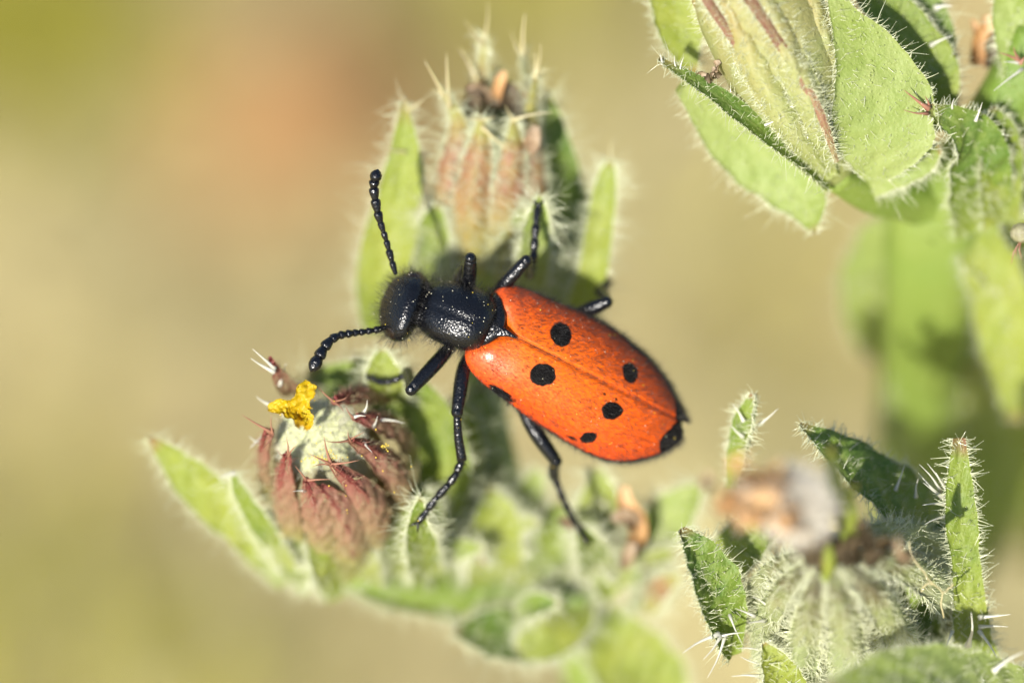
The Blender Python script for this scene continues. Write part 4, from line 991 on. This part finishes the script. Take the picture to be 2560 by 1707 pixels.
def body():
    n = 132; sides = 80
    s = np.stack([smooth_list(ST[:, k], n) for k in range(6)], -1)
    a = np.linspace(0, 2 * np.pi, sides, endpoint=False)
    e = 2.0 / 2.25
    cx = np.sign(np.cos(a)) * np.abs(np.cos(a)) ** e; cz = np.sign(np.sin(a)) * np.abs(np.sin(a)) ** e
    th = np.radians(s[:, 5])
    vx, vy = -np.sin(th), np.cos(th)
    px = s[:, 0, None] + vx[:, None] * s[:, 2, None] * cx; py = s[:, 1, None] + vy[:, None] * s[:, 2, None] * cx
    zz = s[:, 4, None] + s[:, 3, None] * cz
    # shallow furrow across the back of the head, faint midline on the pronotum
    d = (px - 1040) * np.cos(th)[:, None] + (py - 772) * np.sin(th)[:, None]
    top = np.clip(cz, 0, 1)[None]
    zz = zz - 0.06 * np.exp(-((px - 1128) / 70) ** 2) * np.exp(-(cx[None] / 0.06) ** 2) * top
    zz = zz + 0.0022 * s[:, 2, None] * cx[None] * 1.0
    V = PA(np.stack([px, py, zz], -1)).reshape(-1, 3)
    V = np.vstack([V, PA(np.array([s[0, 0] - 3, s[0, 1], s[0, 4]])), PA(np.array([s[-1, 0] + 3, s[-1, 1], s[-1, 4]]))])
    q = grid_faces(n, sides, True)
    j = np.arange(sides); e0 = (n - 1) * sides
    t = np.vstack([np.stack([(j + 1) % sides, j, np.full(sides, n * sides)], -1), np.stack([e0 + j, e0 + (j + 1) % sides, np.full(sides, n * sides + 1)], -1)])
    A, B, C = V[q[sides * 40 + 20][0]], V[q[sides * 40 + 20][1]], V[q[sides * 40 + 20][2]]
    if np.cross(B - A, C - A)[2] < 0: q = q[:, ::-1]; t = t[:, ::-1]
    o = mesh_obj("body", V, [q, t], M["chitin"], beetle)
    return V, q, s
BV, BQ, BS = body()
# scutellum wedge between the wing cases
Geo().tube(PA([(1212, 812, -0.55), (1232, 822, -0.42), (1252, 829, -0.34), (1268, 833, -0.30), (1292, 844, -0.30)]), np.array([34, 24, 14, 8, 2]) / PPM, 16, 0.35).build("scutellum", M["chitin"], beetle)
Geo().tube(PA([(1172, 882, -0.95), (1196, 862, -0.62), (1222, 842, -0.44), (1246, 826, -0.42), (1250, 790, -0.55), (1244, 752, -0.85), (1238, 735, -1.1)]), np.array([7, 13, 15, 16, 15, 13, 7]) / PPM, 14, 0.7).build("mesothorax", M["chitin"], beetle)

# eyes
em, ent, eb = nodes_of("eye_dark"); eb.inputs["Base Color"].default_value = (0.014, 0.009, 0.006, 1); eb.inputs["Roughness"].default_value = 0.22
bump(ent, noise(ent, 16000, 1).outputs[0], eb, 0.00001, 0.5)
EA = np.array([[math.cos(math.radians(-16)), math.sin(math.radians(-16)), 0], [math.sin(math.radians(16)), math.cos(math.radians(16)), 0], [0, 0, 1]])
Geo().ball(P(993, 826, -1.05), np.array([0.44, 0.40, 0.62]), 28, 16, EA).build("eye", em, beetle)
Geo().ball(P(1037, 700, -1.35), np.array([0.40, 0.34, 0.55]), 28, 16, EA).build("eye", em, beetle)
# mouthparts under the front of the head
Geo().tube(PA([(990, 762, -1.9), (972, 756, -2.3), (962, 753, -2.6)]), np.array([40, 34, 12]) / PPM, 12, 0.6).build("mandible", M["chitin"], beetle)

def antenna(pts, rads, depth):
    """eleven beads on a thread: the first is the part, the others its sub-parts"""
    pts = np.array(pts, float); n = len(pts)
    dep = np.linspace(depth[0], depth[1], n)
    p = PA(np.column_stack([pts, dep]))
    root = None
    for i in range(n - 1):
        a, b = p[i], p[i + 1]; r0 = rads[i] / PPM * rng.uniform(0.93, 1.07)
        ax = b - a
        path = np.array([a + ax * f for f in (-0.04, 0.05, 0.3, 0.6, 0.85, 0.97, 1.03)])
        prof = np.array([0.58, 0.64, 0.80, 0.97, 1.0, 0.86, 0.55]) if i < n - 2 else np.array([0.5, 0.8, 1.05, 1.0, 0.62, 0.25, 0.06])
        g = Geo().tube(path, prof * r0, 14)
        o = g.build("antenna" if root is None else "antenna_segment", M["chitin"], root or beetle)
        if root is None: root = o
    return p
A1 = antenna([(989, 684), (980, 654), (972, 625), (966, 602), (959, 581), (951, 556), (944, 530), (938, 499), (934, 470), (936, 452), (945, 424)],
             [8.5, 9, 8.5, 8.5, 9.5, 11, 12.5, 14, 14, 14.5], (-0.9, 0.1))
A2 = antenna([(960, 819), (935, 826), (916, 828), (899, 831), (883, 832), (866, 835), (848, 838), (828, 848), (810, 869), (797, 893), (777, 929)],
             [9.5, 9, 9, 9, 10, 11, 12.5, 15, 15.5, 16.5], (-0.9, 0.2))

leg_hair_p, leg_hair_d = [], []
def leg(fem, tib, tar, rf, rt, rr):
    """femur and tibia as one jointed mesh; tarsus beads and claws below"""
    g = Geo()
    fp = PA(fem); tp = PA(tib)
    f = catmull(fp, 12); u = np.linspace(0, 1, 12)
    g.tube(f, (0.75 + 0.35 * np.sin(u * np.pi * 0.9)) * rf / PPM, 14)
    g.ball(f[-1], rf / PPM * 0.92, 12, 8)
    t = catmull(tp, 10); u = np.linspace(0, 1, 10)
    g.tube(t, (0.78 + 0.3 * u) * rt / PPM, 12)
    o = g.build("leg", M["chitin"], beetle)
    q = PA(tar); c = catmull(q, 41)
    gt = Geo()
    for k in range(5):
        a, b = 8 * k, 8 * (k + 1)
        seg = c[a:b + 1]
        prof = np.array([0.74, 0.82, 0.88, 0.94, 1.0, 1.04, 1.03, 0.95, 0.72]) * (1.0 if k < 4 else 0.85)
        gt.tube(seg, prof * rr / PPM, 10)
    gt.build("tarsus", M["chitin"], o)
    e = norm(c[-1] - c[-4]); sd = norm(np.cross(e, [0, 0, 1.0]))
    for sg in (1, -1):
        k = rr / PPM
        Geo().tube(np.array([c[-1], c[-1] + e * k * 1.3 + sd * sg * k * 0.9, c[-1] + e * k * 2.4 + sd * sg * k * 1.5 - np.array([0, 0, k * .8])]), np.array([0.45, 0.32, 0.06]) * k, 6).build("claw", M["chitin"], o)
    for pth, r, dn in ((f, rf, 150), (t, rt, 190), (c, rr, 200)):
        i = rng.randint(0, len(pth) - 1, dn); w = rng.rand(dn)[:, None]
        p = pth[i] * (1 - w) + pth[i + 1] * w; tg = norm(pth[i + 1] - pth[i])
        nr = norm(np.cross(tg, rng.normal(size=(dn, 3))))
        leg_hair_p.append(p + nr * r / PPM * 0.85); leg_hair_d.append(nr + tg * 0.9)
    # small spurs at the end of the tibia
    tg = norm(t[-1] - t[-2])
    for sg in (1, -1):
        sd = norm(np.cross(tg, [0.2, 0.3, 1.0])) * sg
        Geo().tube(np.array([t[-1], t[-1] + (tg + sd * 0.5) * 0.12, t[-1] + (tg + sd * 0.6) * 0.26]), np.array([0.035, 0.028, 0.006]), 6).build("spur", M["chitin"], o)
    return o
# upper front, upper middle, upper hind
leg([(1168, 730, -1.6), (1173, 690, -0.9), (1176, 646, -0.35)], [(1176, 644, -0.4), (1160, 668, -1.3), (1143, 700, -2.3)], [(1143, 700, -2.3), (1136, 722, -2.8), (1120, 745, -3.3), (1105, 752, -3.9)], 17, 13, 9)
leg([(1230, 742, -2.0), (1262, 708, -1.3), (1316, 652, -0.9)], [(1318, 650, -0.95), (1323, 668, -1.9), (1324, 686, -2.7)], [(1325, 684, -2.4), (1334, 640, -2.2), (1338, 585, -2.2), (1344, 518, -2.4)], 17, 13, 11)
leg([(1430, 800, -2.6), (1470, 775, -2.2), (1516, 755, -1.9)], [(1520, 752, -1.95), (1512, 742, -2.9), (1500, 726, -3.7)], [(1500, 728, -3.7), (1508, 718, -3.9), (1514, 712, -4.2), (1522, 703, -4.6)], 18, 14, 9)
# lower front, lower middle, lower hind
leg([(1140, 850, -1.6), (1095, 902, -0.8), (1028, 974, -0.25)], [(1030, 976, -0.3), (1024, 952, -1.4), (1018, 930, -2.3)], [(1016, 934, -2.3), (988, 950, -2.4), (955, 955, -2.6), (921, 943, -2.9)], 17, 13, 8)
leg([(1178, 876, -1.8), (1158, 930, -1.0), (1143, 1030, -0.55)], [(1143, 1036, -0.55), (1146, 1090, -0.8), (1155, 1150, -1.1)], [(1155, 1152, -1.1), (1130, 1200, -1.25), (1085, 1252, -1.4), (1045, 1306, -1.6)], 17, 12, 10)
leg([(1300, 1010, -2.4), (1340, 1080, -2.3), (1390, 1152, -2.6)], [(1388, 1156, -2.6), (1384, 1172, -3.0), (1386, 1190, -3.4)], [(1386, 1188, -3.4), (1405, 1240, -3.7), (1428, 1290, -4.1), (1466, 1352, -4.7)], 18, 13, 9)

# ---- hair coat
def body_hair():
    p, nr = sample(BV, BQ, 9000)
    px = p[:, 0] * PPM + 1280
    keep = (px < 1262) & (nr[:, 2] > -0.75) & ((nr[:, 2] < 0.62) | (rng.rand(len(p)) < 0.12))
    p, nr = p[keep], nr[keep]; px = px[keep]
    front = px < 1045
    d = nr + rng.normal(size=p.shape) * 0.22 + np.where(front[:, None], [-0.25, 0.05, 0.1], [-0.10, -0.02, 0.15])
    flat = nr[:, 2] > 0.62
    L = np.where(flat, rng.uniform(0.10, 0.22, len(p)), rng.uniform(0.22, 0.52, len(p)))
    hairs("hair_coat", p, d, L, rng.uniform(0.004, 0.0065, len(p)), M["black_hair"], beetle, tipr=0.2)
body_hair()
def ely_hair():
    P0, D0, L0 = [], [], []
    for V, q in ely_data:
        p, nr = sample(V, q, 11000)
        ax = norm(np.array([SU[0], -SU[1], 0.0]))
        d = nr * 0.45 + ax * 0.9 + rng.normal(size=p.shape) * 0.25
        P0.append(p); D0.append(d); L0.append(rng.uniform(0.10, 0.20, len(p)))
        # margin fringe
        e = nr[:, 2] < 0.45
        P0.append(p[e]); D0.append(nr[e] + ax * 0.35 + rng.normal(size=p[e].shape) * 0.25); L0.append(rng.uniform(0.12, 0.30, e.sum()))
    p = np.vstack(P0)
    hairs("wing_hair", p, np.vstack(D0), np.concatenate(L0), rng.uniform(0.0022, 0.0036, len(p)), M["black_hair"], beetle, tipr=0.2)
ely_hair()
lp = np.vstack(leg_hair_p)
hairs("leg_hair", lp, np.vstack(leg_hair_d), rng.uniform(0.07, 0.17, len(lp)), 0.006, M["black_hair"], beetle, tipr=0.2)

# pollen grains sprinkled on the insect
def grains(name, mat, k_body, k_ely, k_leg, r):
    g = Geo(); pts = []
    p, nr = sample(BV, BQ, k_body * 3); keep = (p[:, 0] * PPM + 1280 < 1262) & (nr[:, 2] > -0.3)
    pts.append((p + nr * rng.uniform(0, 0.25, (len(p), 1)))[keep])
    for V, q in ely_data:
        p, nr = sample(V, q, k_ely); pts.append(p + nr * 0.015)
    i = rng.choice(len(lp), k_leg); pts.append(lp[i])
    for c in np.vstack(pts): g.ball(c, rng.uniform(r[0], r[1]), 6, 3)
    g.build(name, M[mat], beetle, kind="stuff")
grains("pollen", "pollen", 22, 16, 60, (0.008, 0.024))
grains("dust", "dust", 110, 70, 70, (0.006, 0.020))
